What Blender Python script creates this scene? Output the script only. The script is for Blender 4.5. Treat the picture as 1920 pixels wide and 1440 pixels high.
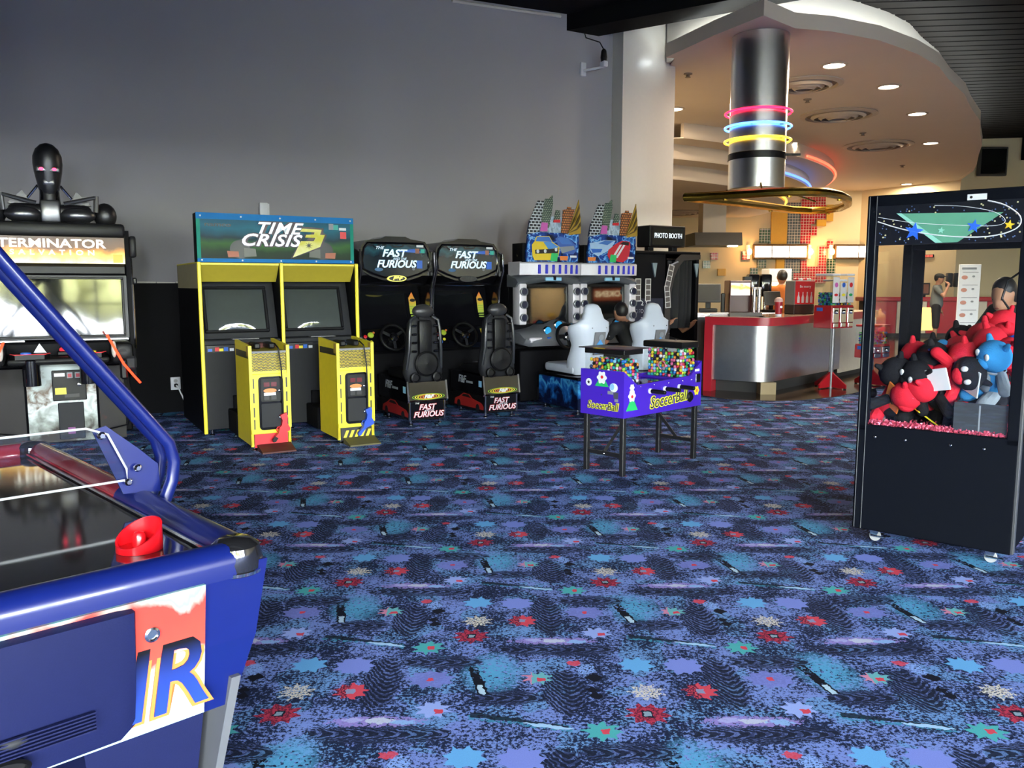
import bpy, bmesh, math, random
from mathutils import Vector, Matrix, Euler
random.seed(7)
PI = math.pi
SC = bpy.context.scene
COL = SC.collection
for _o in list(bpy.data.objects): bpy.data.objects.remove(_o)

# ------------------------------------------------------------------ camera
FPX = 1555.0; CAMH = 1.5; PIT = math.atan(187/FPX); CP, SP = math.cos(PIT), math.sin(PIT)
cd = bpy.data.cameras.new('camera'); cam = bpy.data.objects.new('camera', cd); COL.objects.link(cam)
cam.location = (0, 0, CAMH); cam.rotation_euler = (PI/2-PIT, 0, 0)
cd.sensor_width = 36; cd.lens = FPX/1920*36; cd.clip_start = .05; cd.clip_end = 300
SC.camera = cam

# ------------------------------------------------------------------ world, light, exposure
W = bpy.data.worlds.new('world'); SC.world = W; W.use_nodes = True
wn = W.node_tree.nodes; wn.clear()
_bg = wn.new('ShaderNodeBackground'); _wo = wn.new('ShaderNodeOutputWorld')
_bg.inputs[0].default_value = (.88, .93, 1.0, 1); _bg.inputs[1].default_value = 122.0
W.node_tree.links.new(_bg.outputs[0], _wo.inputs[0])
vs = SC.view_settings
vs.view_transform = 'Standard'; vs.look = 'None'; vs.gamma = 1; vs.use_curve_mapping = False; vs.exposure = 0.0
SC.cycles.use_denoising = True; SC.cycles.use_adaptive_sampling = True; SC.cycles.adaptive_threshold = .05
SC.cycles.max_bounces = 6; SC.cycles.diffuse_bounces = 3; SC.cycles.glossy_bounces = 3; SC.cycles.transmission_bounces = 6; SC.cycles.transparent_max_bounces = 12
SC.cycles.sample_clamp_indirect = 6.0; SC.cycles.caustics_reflective = False; SC.cycles.caustics_refractive = False
# windows of the front of the building, behind the photographer: (centre x, width)
WIN_Y = -8.0; WIN_Z0, WIN_Z1 = .35, 4.0
WINS = [(-1.2+3.4*i, 3.0) for i in range(6)]
for _i, (_x, _w) in enumerate(WINS):      # portals: they only guide the sky's light through the openings
    _l = bpy.data.lights.new('window_portal', 'AREA'); _l.shape = 'RECTANGLE'; _l.size = _w; _l.size_y = WIN_Z1-WIN_Z0
    _l.cycles.is_portal = True
    _lo = bpy.data.objects.new('window_portal', _l); COL.objects.link(_lo)
    _lo.location = (_x, WIN_Y+.06, (WIN_Z0+WIN_Z1)/2); _lo.rotation_euler = (PI/2, 0, 0)

# ------------------------------------------------------------------ pixel helpers
def ray(px, py):
    a = px-960; b = -(py-720); return Vector((a, FPX*CP+b*SP, -FPX*SP+b*CP))
def G(px, py, z=0.0):
    d = ray(px, py); t = (z-CAMH)/d.z; return Vector((d.x*t, d.y*t, z))
def AY(px, py, y):
    d = ray(px, py); t = y/d.y; return Vector((d.x*t, y, CAMH+d.z*t))

# ------------------------------------------------------------------ materials
MATS = {}
def _new(key):
    m = bpy.data.materials.new(key); m.use_nodes = True
    return m, m.node_tree, m.node_tree.nodes['Principled BSDF']
def M(key, col=(.5, .5, .5), rough=.5, metal=0.0, em=None, es=1.0, var=.08, scale=18.0, bump=0.0, coat=0.0, spec=.5, alpha=1.0, trans=0.0, ior=1.45):
    if key in MATS: return MATS[key]
    m, nt, b = _new(key)
    n = nt.nodes.new('ShaderNodeTexNoise'); n.inputs['Scale'].default_value = scale; n.inputs['Detail'].default_value = 4
    tc = nt.nodes.new('ShaderNodeTexCoord'); nt.links.new(tc.outputs['Object'], n.inputs['Vector'])
    mx = nt.nodes.new('ShaderNodeMix'); mx.data_type = 'RGBA'
    mx.inputs[6].default_value = tuple(min(1, c*(1-var)) for c in col[:3])+(1,); mx.inputs[7].default_value = tuple(min(1, c*(1+var)) for c in col[:3])+(1,)
    nt.links.new(n.outputs['Fac'], mx.inputs[0]); nt.links.new(mx.outputs[2], b.inputs['Base Color'])
    b.inputs['Roughness'].default_value = rough; b.inputs['Metallic'].default_value = metal
    b.inputs['Specular IOR Level'].default_value = spec; b.inputs['Coat Weight'].default_value = coat
    b.inputs['Coat Roughness'].default_value = .06
    if trans: b.inputs['Transmission Weight'].default_value = trans; b.inputs['IOR'].default_value = ior
    if alpha < 1: b.inputs['Alpha'].default_value = alpha
    if em: b.inputs['Emission Color'].default_value = (*em, 1); b.inputs['Emission Strength'].default_value = es
    if bump:
        bp = nt.nodes.new('ShaderNodeBump'); bp.inputs['Strength'].default_value = bump; bp.inputs['Distance'].default_value = .004
        n2 = nt.nodes.new('ShaderNodeTexNoise'); n2.inputs['Scale'].default_value = scale*12; nt.links.new(tc.outputs['Object'], n2.inputs['Vector'])
        nt.links.new(n2.outputs['Fac'], bp.inputs['Height']); nt.links.new(bp.outputs[0], b.inputs['Normal'])
    MATS[key] = m; return m
def srgb(h):
    h = h.lstrip('#'); v = [int(h[i:i+2], 16)/255 for i in (0, 2, 4)]
    return tuple(c/12.92 if c <= .04045 else ((c+.055)/1.055)**2.4 for c in v)
def glass(key, tint=(1, 1, 1), refl=.06):
    if key in MATS: return MATS[key]
    m = bpy.data.materials.new(key); m.use_nodes = True; nt = m.node_tree; nt.nodes.clear()
    o = nt.nodes.new('ShaderNodeOutputMaterial'); t = nt.nodes.new('ShaderNodeBsdfTransparent'); t.inputs[0].default_value = (*tint, 1)
    g = nt.nodes.new('ShaderNodeBsdfGlossy'); g.inputs['Roughness'].default_value = .02
    lw = nt.nodes.new('ShaderNodeLayerWeight'); lw.inputs[0].default_value = .5
    pw = nt.nodes.new('ShaderNodeMath'); pw.operation = 'POWER'; nt.links.new(lw.outputs['Facing'], pw.inputs[0]); pw.inputs[1].default_value = 5.0
    f = nt.nodes.new('ShaderNodeMath'); f.operation = 'MULTIPLY_ADD'; nt.links.new(pw.outputs[0], f.inputs[0]); f.inputs[1].default_value = .8; f.inputs[2].default_value = .035
    x = nt.nodes.new('ShaderNodeMixShader'); nt.links.new(f.outputs[0], x.inputs[0]); nt.links.new(t.outputs[0], x.inputs[1]); nt.links.new(g.outputs[0], x.inputs[2])
    nt.links.new(x.outputs[0], o.inputs[0]); MATS[key] = m; return m
def ramp_mat(key, stops, axis='Z', scale=1.0, off=0.0, rough=.35, noise=.0, nscale=4.0, es=0.0, coat=0.0):
    """colour ramp along an object axis, edges broken up by noise: printed artwork, flames, fades"""
    if key in MATS: return MATS[key]
    m, nt, b = _new(key); L = nt.links
    tc = nt.nodes.new('ShaderNodeTexCoord'); sx = nt.nodes.new('ShaderNodeSeparateXYZ'); L.new(tc.outputs['Object'], sx.inputs[0])
    n = nt.nodes.new('ShaderNodeTexNoise'); n.inputs['Scale'].default_value = nscale; n.inputs['Detail'].default_value = 6; n.inputs['Distortion'].default_value = .6; L.new(tc.outputs['Object'], n.inputs['Vector'])
    a = nt.nodes.new('ShaderNodeMath'); a.operation = 'MULTIPLY_ADD'; L.new(sx.outputs[axis], a.inputs[0]); a.inputs[1].default_value = scale; a.inputs[2].default_value = off
    c = nt.nodes.new('ShaderNodeMath'); c.operation = 'MULTIPLY_ADD'; L.new(n.outputs['Fac'], c.inputs[0]); c.inputs[1].default_value = noise; L.new(a.outputs[0], c.inputs[2])
    d = nt.nodes.new('ShaderNodeMath'); d.operation = 'SUBTRACT'; L.new(c.outputs[0], d.inputs[0]); d.inputs[1].default_value = noise*.5
    r = nt.nodes.new('ShaderNodeValToRGB'); L.new(d.outputs[0], r.inputs[0])
    e = r.color_ramp.elements
    while len(e) < len(stops): e.new(.5)
    for k, (p, cl) in enumerate(stops): e[k].position = p; e[k].color = (*cl, 1)
    L.new(r.outputs[0], b.inputs['Base Color']); b.inputs['Roughness'].default_value = rough; b.inputs['Coat Weight'].default_value = coat; b.inputs['Specular IOR Level'].default_value = .25
    if es: L.new(r.outputs[0], b.inputs['Emission Color']); b.inputs['Emission Strength'].default_value = es
    MATS[key] = m; return m

# ------------------------------------------------------------------ mesh builder
class MB:
    def __init__(s): s.v = []; s.f = []
    def add(s, vs_, fs):
        k = len(s.v); s.v += [tuple(p) for p in vs_]; s.f += [[i+k for i in f] for f in fs]; return s
    def box(s, x0, x1, y0, y1, z0, z1):
        return s.add([(x0,y0,z0),(x1,y0,z0),(x1,y1,z0),(x0,y1,z0),(x0,y0,z1),(x1,y0,z1),(x1,y1,z1),(x0,y1,z1)],
                     [(3,2,1,0),(4,5,6,7),(0,1,5,4),(1,2,6,5),(2,3,7,6),(3,0,4,7)])
    def bev(s, x0, x1, y0, y1, z0, z1, b=.01, seg=2):
        bm = bmesh.new(); bmesh.ops.create_cube(bm, size=1)
        for v in bm.verts: v.co = ((x0+x1)/2+v.co.x*(x1-x0), (y0+y1)/2+v.co.y*(y1-y0), (z0+z1)/2+v.co.z*(z1-z0))
        b = min(b, (x1-x0)*.49, (y1-y0)*.49, (z1-z0)*.49)
        bmesh.ops.bevel(bm, geom=list(bm.edges), offset=b, segments=seg, affect='EDGES', profile=.5)
        return s.bm(bm)
    def bm(s, bm):
        bm.verts.index_update(); s.add([v.co[:] for v in bm.verts], [[v.index for v in f.verts] for f in bm.faces]); bm.free(); return s
    def prism(s, poly, a0, a1, axis='y'):
        n = len(poly)
        def P(p, a):
            return {'y': (p[0], a, p[1]), 'x': (a, p[0], p[1]), 'z': (p[0], p[1], a)}[axis]
        area = sum(poly[i][0]*poly[(i+1) % n][1]-poly[(i+1) % n][0]*poly[i][1] for i in range(n))
        vs_ = [P(p, a0) for p in poly]+[P(p, a1) for p in poly]
        fs = [list(range(n)), list(range(2*n-1, n-1, -1))]+[[i, i+n, (i+1) % n+n, (i+1) % n] for i in range(n)]
        flip = (area < 0) ^ (axis != 'y') ^ (a1 < a0)
        if flip: fs = [list(reversed(f)) for f in fs]
        return s.add(vs_, fs)
    def tube(s, pts, r, n=8, closed=False, caps=True):
        pts = [Vector(p) for p in pts]; m = len(pts); rs = r if isinstance(r, (list, tuple)) else [r]*m
        k = len(s.v); prev = None
        for i, p in enumerate(pts):
            a = pts[i-1] if (i or closed) else pts[i]; b = pts[(i+1) % m] if (i < m-1 or closed) else pts[i]
            t = (b-a).normalized()
            if prev is None:
                up = Vector((0, 0, 1)) if abs(t.z) < .9 else Vector((1, 0, 0)); x = t.cross(up).normalized()
            else: x = (prev-t*prev.dot(t)).normalized()
            prev = x; y = t.cross(x)
            for j in range(n):
                q = 2*PI*j/n; s.v.append(tuple(p+(x*math.cos(q)+y*math.sin(q))*rs[i]))
        for i in range(m if closed else m-1):
            for j in range(n):
                a, b = k+i*n, k+((i+1) % m)*n; s.f.append([a+j, b+j, b+(j+1) % n, a+(j+1) % n][::-1])
        if caps and not closed: s.f.append([k+j for j in range(n)]); s.f.append([k+(m-1)*n+j for j in range(n-1, -1, -1)])
        return s
    def cyl(s, a, b, r, n=16): return s.tube([a, b], r, n)
    def lathe(s, prof, c=(0, 0, 0), n=24, axis='z', cap=True):
        k = len(s.v); c = Vector(c)
        for r, z in prof:
            for j in range(n):
                q = 2*PI*j/n; x, y = r*math.cos(q), r*math.sin(q)
                s.v.append(tuple(c+Vector({'z': (x, y, z), 'y': (x, -z, y), 'x': (z, x, y)}[axis])))
        for i in range(len(prof)-1):
            for j in range(n): s.f.append([k+i*n+j, k+i*n+(j+1) % n, k+(i+1)*n+(j+1) % n, k+(i+1)*n+j])
        if cap:
            if prof[0][0] > 1e-5: s.f.append([k+j for j in range(n-1, -1, -1)])
            if prof[-1][0] > 1e-5: s.f.append([k+(len(prof)-1)*n+j for j in range(n)])
        return s
    def ell(s, c, rx, ry=None, rz=None, n=12, m=8, R=None):
        ry = ry or rx; rz = rz or rx; vs_ = []; c = Vector(c)
        for i in range(1, m):
            a = PI*i/m
            for j in range(n):
                q = 2*PI*j/n; vs_.append(Vector((rx*math.sin(a)*math.cos(q), ry*math.sin(a)*math.sin(q), rz*math.cos(a))))
        vs_ += [Vector((0, 0, rz)), Vector((0, 0, -rz))]
        if R is not None: vs_ = [R @ v for v in vs_]
        fs = [[i*n+j, (i+1)*n+j, (i+1)*n+(j+1) % n, i*n+(j+1) % n] for i in range(m-2) for j in range(n)]
        t, bt = (m-1)*n, (m-1)*n+1
        fs += [[t, j, (j+1) % n] for j in range(n)]+[[bt, (m-2)*n+(j+1) % n, (m-2)*n+j] for j in range(n)]
        return s.add([c+v for v in vs_], fs)
    def loft(s, rings, closed_ends=True):
        n = len(rings[0]); k = len(s.v)
        for r in rings: s.v += [tuple(p) for p in r]
        for i in range(len(rings)-1):
            for j in range(n): s.f.append([k+i*n+j, k+i*n+(j+1) % n, k+(i+1)*n+(j+1) % n, k+(i+1)*n+j])
        if closed_ends: s.f.append([k+j for j in range(n-1, -1, -1)]); s.f.append([k+(len(rings)-1)*n+j for j in range(n)])
        return s
    def cap(s, a, ra, b, rb, n=10):
        """tapered capsule"""
        a, b = Vector(a), Vector(b); d = b-a; L = d.length
        if L < 1e-6: return s.ell(a, ra, n=n)
        t = d/L; pts = []; rs = []
        for q in (80, 55, 28): pts.append(a-t*ra*math.sin(math.radians(q))); rs.append(ra*math.cos(math.radians(q)))
        for w in (0, .5, 1): pts.append(a+d*w); rs.append(ra+(rb-ra)*w)
        for q in (28, 55, 80): pts.append(b+t*rb*math.sin(math.radians(q))); rs.append(rb*math.cos(math.radians(q)))
        return s.tube(pts, rs, n)
    def xf(s, Mx):
        s.v = [tuple(Mx @ Vector(p)) for p in s.v]; return s
    def mesh(s, name, mat, smooth=35):
        me = bpy.data.meshes.new(name); me.from_pydata(s.v, [], s.f)
        bm = bmesh.new(); bm.from_mesh(me); bmesh.ops.recalc_face_normals(bm, faces=bm.faces); bm.to_mesh(me); bm.free()
        if mat: me.materials.append(mat)
        if smooth:
            me.polygons.foreach_set('use_smooth', [True]*len(me.polygons)); me.set_sharp_from_angle(angle=math.radians(smooth))
        me.update(); return me
    def build(s, name, mat, parent=None, smooth=35, label=None):
        o = bpy.data.objects.new(name, s.mesh(name, mat, smooth)); COL.objects.link(o)
        if parent: o.parent = parent
        if label: o['label'] = label
        return o
def tag(o, label, cat, group=None):
    o['label'] = label; o['category'] = cat
    if group: o['group'] = group
    return o
def thing(name, label, cat, loc=(0, 0, 0), rz=0.0, group=None):
    o = bpy.data.objects.new(name, None); COL.objects.link(o); o.empty_display_size = .1
    o.location = loc; o.rotation_euler = (0, 0, rz); return tag(o, label, cat, group)
def struct(name, mb, mat, smooth=35, parent=None):
    o = mb.build(name, mat, parent, smooth)
    if not parent: o['kind'] = 'structure'
    return o
def dup(root, loc=None, rz=None, label=None, group=None, parent=None):
    r = root.copy(); COL.objects.link(r)
    if loc is not None: r.location = loc
    if rz is not None: r.rotation_euler = (0, 0, rz)
    if label: r['label'] = label
    if group: r['group'] = group
    if parent: r.parent = parent
    for ch in list(root.children):
        c = ch.copy(); COL.objects.link(c); c.parent = r
        for g in list(ch.children):
            d = g.copy(); COL.objects.link(d); d.parent = c
    return r
def text(parent, s, size, loc, mat, rot=(PI/2, 0, 0), ext=.002, shear=0.0, align='CENTER', sx=1.0, name='lettering', bold=.0, spacing=1.0):
    cu = bpy.data.curves.new('t', 'FONT'); cu.body = s; cu.size = size; cu.extrude = ext; cu.shear = shear; cu.align_x = align; cu.align_y = 'CENTER'
    cu.offset = bold; cu.space_character = spacing; cu.resolution_u = 3
    t = bpy.data.objects.new('t', cu); me = bpy.data.meshes.new_from_object(t)
    bpy.data.objects.remove(t); bpy.data.curves.remove(cu)
    me.name = name; me.materials.clear(); me.materials.append(mat)
    if sx != 1: me.transform(Matrix.Diagonal((sx, 1, 1, 1)))
    o = bpy.data.objects.new(name, me); COL.objects.link(o); o.parent = parent; o.location = loc; o.rotation_euler = rot; return o
def poly(parent, pts, mat, z=0.0, th=.003, name='print', frame=None):
    """a thin flat printed shape: pts (x, z) on a front facing -y at y = z"""
    mb = MB().prism(pts, z, z-th, 'y')
    if frame is not None: mb.xf(frame)
    return mb.build(name, mat, parent, smooth=0)
def rrect(x0, x1, z0, z1, r, k=4):
    out = []
    for cx, cz, a0 in ((x1-r, z1-r, 0), (x0+r, z1-r, 90), (x0+r, z0+r, 180), (x1-r, z0+r, 270)):
        for i in range(k+1):
            a = math.radians(a0+90*i/k); out.append((cx+r*math.cos(a), cz+r*math.sin(a)))
    return out
def circ(cx, cz, r, n=20, rz=None): return [(cx+r*math.cos(2*PI*i/n), cz+(rz or r)*math.sin(2*PI*i/n)) for i in range(n)]
def star(cx, cz, R, r=None, n=5, a0=90):
    r = r or R*.42
    return [(cx+(R if i % 2 == 0 else r)*math.cos(math.radians(a0+180*i/n)), cz+(R if i % 2 == 0 else r)*math.sin(math.radians(a0+180*i/n))) for i in range(2*n)]
def remeshed(name, mb, mat, parent, voxel=.012, smooth=6):
    """one continuous skin over overlapping closed pieces"""
    o = mb.build(name, None, None, 0); md = o.modifiers.new('r', 'REMESH'); md.mode = 'VOXEL'; md.voxel_size = voxel
    ms = o.modifiers.new('s', 'SMOOTH'); ms.factor = .5; ms.iterations = smooth
    dg = bpy.context.evaluated_depsgraph_get(); me = bpy.data.meshes.new_from_object(o.evaluated_get(dg)); old = o.data
    bpy.data.objects.remove(o); bpy.data.meshes.remove(old)
    me.name = name; me.materials.clear(); me.materials.append(mat); me.polygons.foreach_set('use_smooth', [True]*len(me.polygons))
    r = bpy.data.objects.new(name, me); COL.objects.link(r); r.parent = parent; return r

# common materials
BLK = M('black_plastic', (.005, .005, .0055), .42, spec=.25); BLKG = M('black_gloss', (.004, .004, .005), .14, coat=.25); BLKM = M('black_laminate', (.005, .005, .006), .6, spec=.1)
DGRY = M('charcoal_plastic', (.018, .019, .022), .55, spec=.2); GRYP = M('grey_plastic', (.18, .18, .19), .5); WHT = M('white_plastic', (.80, .82, .85), .32)
CHR = M('chrome', (.75, .75, .77), .14, 1.0); STL = M('brushed_steel', (.56, .56, .56), .27, 1.0); YEL = M('yellow_laminate', srgb('#f0dc2c'), .38)
YELD = M('shaded_yellow', srgb('#b8a736'), .5); RED = M('red_plastic', srgb('#d8222c'), .35); BLU = M('blue_plastic', srgb('#1848b8'), .35)  # YELD: yellow darkened to paint in the shade of the down-tilted visor
SCRN = M('dark_screen_glass', (.006, .007, .007), .045, spec=.9); CRT = M('crt_glass', (.055, .065, .062), .06, spec=.8)
PW = M('print_white', (.82, .84, .86), .4); PK = M('print_black', (.01, .01, .01), .4); PY = M('print_yellow', srgb('#f4e23a'), .4); PR = M('print_red', srgb('#d3232c'), .4)
PG = M('print_green', srgb('#27b765'), .4); PB = M('print_blue', srgb('#2a63c8'), .4); PO = M('print_orange', srgb('#e8803a'), .4); PT = M('print_teal', srgb('#29a79a'), .4)
PLB = M('print_light_blue', srgb('#8fc4e8'), .4); PGY = M('print_grey', srgb('#8a8f94'), .45); PPK = M('print_pink', srgb('#c95fb0'), .4)
SKIN = M('skin', srgb('#b07e62'), .55); HAIR = M('black_hair', (.008, .007, .007), .5)
CLR = glass('clear_acrylic', (.97, .98, .98))

# ------------------------------------------------------------------ carpet
def carpet_material():
    m, nt, bs = _new('patterned_carpet'); N, L = nt.nodes, nt.links
    def val(i, x):
        if isinstance(x, (int, float)): i.default_value = x
        else: L.new(x, i)
    def m_(op, a, b=0.0, c=None):
        n = N.new('ShaderNodeMath'); n.operation = op; val(n.inputs[0], a)
        if b is not None: val(n.inputs[1], b)
        if c is not None: val(n.inputs[2], c)
        return n.outputs[0]
    def mixc(f, a, b):
        n = N.new('ShaderNodeMix'); n.data_type = 'RGBA'; val(n.inputs[0], f)
        for i, x in ((6, a), (7, b)):
            if isinstance(x, tuple): n.inputs[i].default_value = (*x, 1)
            else: L.new(x, n.inputs[i])
        return n.outputs[2]
    geo = N.new('ShaderNodeNewGeometry')
    def noise(scale, det=2.0, rough=.5, src=None):
        n = N.new('ShaderNodeTexNoise'); n.inputs['Scale'].default_value = scale; n.inputs['Detail'].default_value = det; n.inputs['Roughness'].default_value = rough
        L.new(src or geo.outputs['Position'], n.inputs['Vector']); return n
    nj = noise(45, 1.0); jx = N.new('ShaderNodeSeparateXYZ'); L.new(nj.outputs['Color'], jx.inputs[0])
    sp = N.new('ShaderNodeSeparateXYZ'); L.new(geo.outputs['Position'], sp.inputs[0])
    X = m_('ADD', sp.outputs[0], m_('MULTIPLY', m_('SUBTRACT', jx.outputs[0], .5), .022)); Y = m_('ADD', sp.outputs[1], m_('MULTIPLY', m_('SUBTRACT', jx.outputs[1], .5), .022))
    X = m_('ADD', X, m_('MULTIPLY', Y, .0064))
    LT = 1.2995; X0, Y0 = -.105+2.9*.0064, 2.9
    def loc(a, b):
        """coordinates about the motif centre (a, b) of the nearest repeat of the half-drop lattice"""
        yy = m_('SUBTRACT', Y, Y0+b); r = m_('FLOOR', m_('MULTIPLY_ADD', yy, 2/LT, .5)); ly = m_('MULTIPLY_ADD', r, -LT/2, yy)
        xx = m_('SUBTRACT', m_('MULTIPLY_ADD', r, -LT/2, X), X0+a-LT/2); lx = m_('SUBTRACT', m_('FLOORED_MODULO', xx, LT), LT/2); return lx, ly
    def lt(a, b): return m_('LESS_THAN', a, b)
    def star_(lx, ly, R, n=8, k=.5, rot=0.0, asp=1.0):
        lx = m_('MULTIPLY', lx, 1/asp) if asp != 1 else lx
        rr = m_('SQRT', m_('ADD', m_('MULTIPLY', lx, lx), m_('MULTIPLY', ly, ly))); th = m_('ADD', m_('ARCTAN2', ly, lx), rot+PI)
        ph = m_('PINGPONG', th, PI/n); al = PI/n; den = m_('ADD', m_('MULTIPLY', m_('SINE', ph), R), m_('MULTIPLY', m_('SINE', m_('SUBTRACT', al, ph)), R*k)); lim = m_('DIVIDE', R*R*k*math.sin(al), den); return lt(rr, lim), rr
    def boxm(lx, ly, hx, hy): return m_('MULTIPLY', lt(m_('ABSOLUTE', lx), hx), lt(m_('ABSOLUTE', ly), hy))
    def ellm(lx, ly, a, b): return m_('SUBTRACT', 1.0, m_('ADD', m_('POWER', m_('MULTIPLY', lx, 1/a), 2.0), m_('POWER', m_('MULTIPLY', ly, 1/b), 2.0)))
    navy, peri, lav, blue = srgb('#192440'), srgb('#7899dc'), srgb('#7c8ad4'), srgb('#5f9fe6')
    teal, dred, red, wht = srgb('#4fb0b4'), srgb('#9a2f44'), srgb('#d84a5c'), srgb('#ccd6e6')
    fine = noise(74, 4.0, .72).outputs['Fac']; big = noise(5.0, 3.0).outputs['Fac']; mid = noise(22, 3.0).outputs['Fac']
    thr = m_('MULTIPLY_ADD', big, -.42, m_('MULTIPLY_ADD', mid, -.25, .84))
    sp1 = m_('SMOOTH_MIN', 1.0, m_('MAXIMUM', 0.0, m_('MULTIPLY', m_('SUBTRACT', fine, m_('SUBTRACT', thr, .03)), 14.0)), .0)
    base = mixc(noise(7, 2.0).outputs['Fac'], peri, lav); base = mixc(m_('MULTIPLY', m_('GREATER_THAN', noise(4.5, 3.0).outputs['Fac'], .55), .45), base, srgb('#62a6d4')); colr = mixc(sp1, navy, base)
    speck = m_('GREATER_THAN', noise(120, 2.0, .6).outputs['Fac'], .47)
    fz = noise(60, 2.0).outputs['Fac']; ez = m_('MULTIPLY_ADD', noise(38, 4.0, .75).outputs['Fac'], 3.2, -1.35)
    def paint(mask, c, a=1.0):
        nonlocal colr
        colr = mixc(m_('MULTIPLY', mask, a) if a != 1 else mask, colr, c)
    # soft teal glow round the diagonal comet, dark feather fields
    lx, ly = loc(.03, .17); paint(m_('MULTIPLY', m_('MAXIMUM', ellm(lx, ly, .13, .19), 0.0), m_('GREATER_THAN', fz, .42)), srgb('#58a8d6'), .95)
    for a, b, hx, hy, q in ((-.39, .09, .06, .17, 1), (.30, .02, .065, .14, 1), (-.17, .26, .13, .05, 0), (-.345, -.275, .2, .05, 0), (.09, -.03, .11, .045, 0)):
        lx, ly = loc(a, b); e = m_('GREATER_THAN', ellm(lx, ly, hx*1.35, hy*1.3), m_('MULTIPLY', ez, .55))
        if q: w = m_('SINE', m_('ADD', m_('MULTIPLY', m_('ADD', ly, m_('MULTIPLY', m_('POWER', m_('ABSOLUTE', m_('SUBTRACT', lx, .02)), 1.5), -5.0)), 190.0), m_('MULTIPLY', lx, 40.0)))
        else: w = m_('SINE', m_('ADD', m_('MULTIPLY', lx, 120.0), m_('MULTIPLY', m_('MULTIPLY', ly, ly), 9000.0)))
        paint(e, srgb('#3d4a78'), .55); paint(m_('MULTIPLY', e, lt(w, .3)), srgb('#121828'), .92)
    # pale pink drift
    lx, ly = loc(-.365, -.194); paint(m_('MULTIPLY', m_('GREATER_THAN', ellm(lx, ly, .19, .04), ez), m_('GREATER_THAN', fz, .4)), srgb('#9a8ad4'), .9)
    lx, ly = loc(-.36, -.19); paint(m_('GREATER_THAN', ellm(lx, ly, .06, .022), ez), wht, .8); lx, ly = loc(-.27, -.2); paint(m_('GREATER_THAN', ellm(lx, ly, .05, .02), ez), srgb('#8fc0f0'), .8); lx, ly = loc(-.45, -.185); paint(m_('GREATER_THAN', ellm(lx, ly, .04, .018), ez), srgb('#b0b4e8'), .8)
    # stars
    def st(a, b, R, c, n=8, k=.5, rot=0.0, asp=1.0, al=1.0):
        lx, ly = loc(a, b); s_, rr = star_(lx, ly, R, n, k, rot, asp); paint(s_, c, al); return lx, ly, s_
    lx, ly, _ = st(-.206, .115, .075, srgb('#7c86d6'), 9, .75, .1, 1.3, .85); paint(boxm(lx, ly, .012, .013), red)
    st(-.517, .226, .078, srgb('#7f90e0'), 9, .72, .3, 1.1); st(.60, .235, .074, srgb('#6ab0ea'), 8, .66, .2, 1.05)
    lx, ly, s_ = st(.605, .016, .07, wht, 9, .55, .0, 1.1, 0.0); paint(m_('MULTIPLY', s_, speck), srgb('#d9d4c8'))
    lx, ly, s_ = st(-.495, .02, .068, red, 9, .66, .2, 1.05); paint(m_('MULTIPLY', s_, m_('MULTIPLY', lt(lx, -.005), speck)), srgb('#5a1f38')); paint(boxm(lx, ly, .015, .017), srgb('#8b93b8'))
    lx, ly, s_ = st(.583, -.143, .078, srgb('#b83650'), 9, .62, .5, 1.1); paint(m_('MULTIPLY', m_('MULTIPLY', s_, speck), m_('GREATER_THAN', fz, .48)), srgb('#6b2238')); paint(boxm(lx, ly, .019, .021), srgb('#141a2c')); paint(boxm(lx, ly, .013, .013), srgb('#8ea6b8'))
    lx, ly, s_ = st(.409, -.258, .066, teal, 8, .58, .1, 1.15); lx2 = m_('SUBTRACT', lx, .012); paint(boxm(lx2, ly, .013, .016), red)
    lx, ly, s_ = st(.203, .125, .055, srgb('#6fb7c0'), 8, .58, .4, 1.15); paint(m_('MULTIPLY', s_, lt(lx, -.02)), srgb('#d48aa8')); lx2 = m_('SUBTRACT', lx, .012); paint(boxm(lx2, m_('ADD', ly, .012), .016, .013), red)
    lx, ly, s_ = st(-.176, -.112, .065, srgb('#9ab0f0'), 8, .6, .3, 1.1); lx2 = m_('SUBTRACT', lx, .02); paint(boxm(lx2, m_('ADD', ly, .012), .016, .014), red)
    # small red and black pieces down a diagonal
    lx, ly = loc(.353, .25); paint(m_('GREATER_THAN', ellm(lx, ly, .034, .026), ez), red, .9)
    lx, ly = loc(.395, .2); paint(m_('MULTIPLY', m_('GREATER_THAN', ellm(lx, ly, .04, .055), ez), speck), srgb('#8bb0f0'))
    for a, b, s in ((.42, .13, .035), (.405, .03, .026), (.415, -.015, .028)):
        lx, ly = loc(a, b); paint(lt(m_('ADD', m_('ABSOLUTE', lx), m_('ABSOLUTE', ly)), s), srgb('#10131f'))
    # diagonal comet: black tail, white block; level comet: dark streaks, bright head
    lx, ly = loc(-.024, .1); q = m_('ADD', lx, m_('MULTIPLY', ly, .22)); tail = boxm(q, m_('SUBTRACT', ly, .015), .02, .115); paint(m_('MULTIPLY', tail, m_('GREATER_THAN', m_('ADD', fz, m_('MULTIPLY', ly, -1.5)), .33)), srgb('#0c111c'))
    paint(boxm(q, m_('ADD', ly, .065), .011, .036), srgb('#b9d6ea'))
    lx, ly = loc(.128, -.2); q = m_('ADD', ly, m_('MULTIPLY', lx, .25)); paint(m_('MULTIPLY', boxm(lx, q, .18, .022), m_('GREATER_THAN', fz, .5)), srgb('#3f93b4'), .8)
    wd = m_('MULTIPLY_ADD', lx, -.035, .011); paint(m_('MULTIPLY', lt(m_('ABSOLUTE', m_('SUBTRACT', q, .012)), wd), lt(m_('ABSOLUTE', lx), .17)), srgb('#10141f'), .9)
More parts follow.
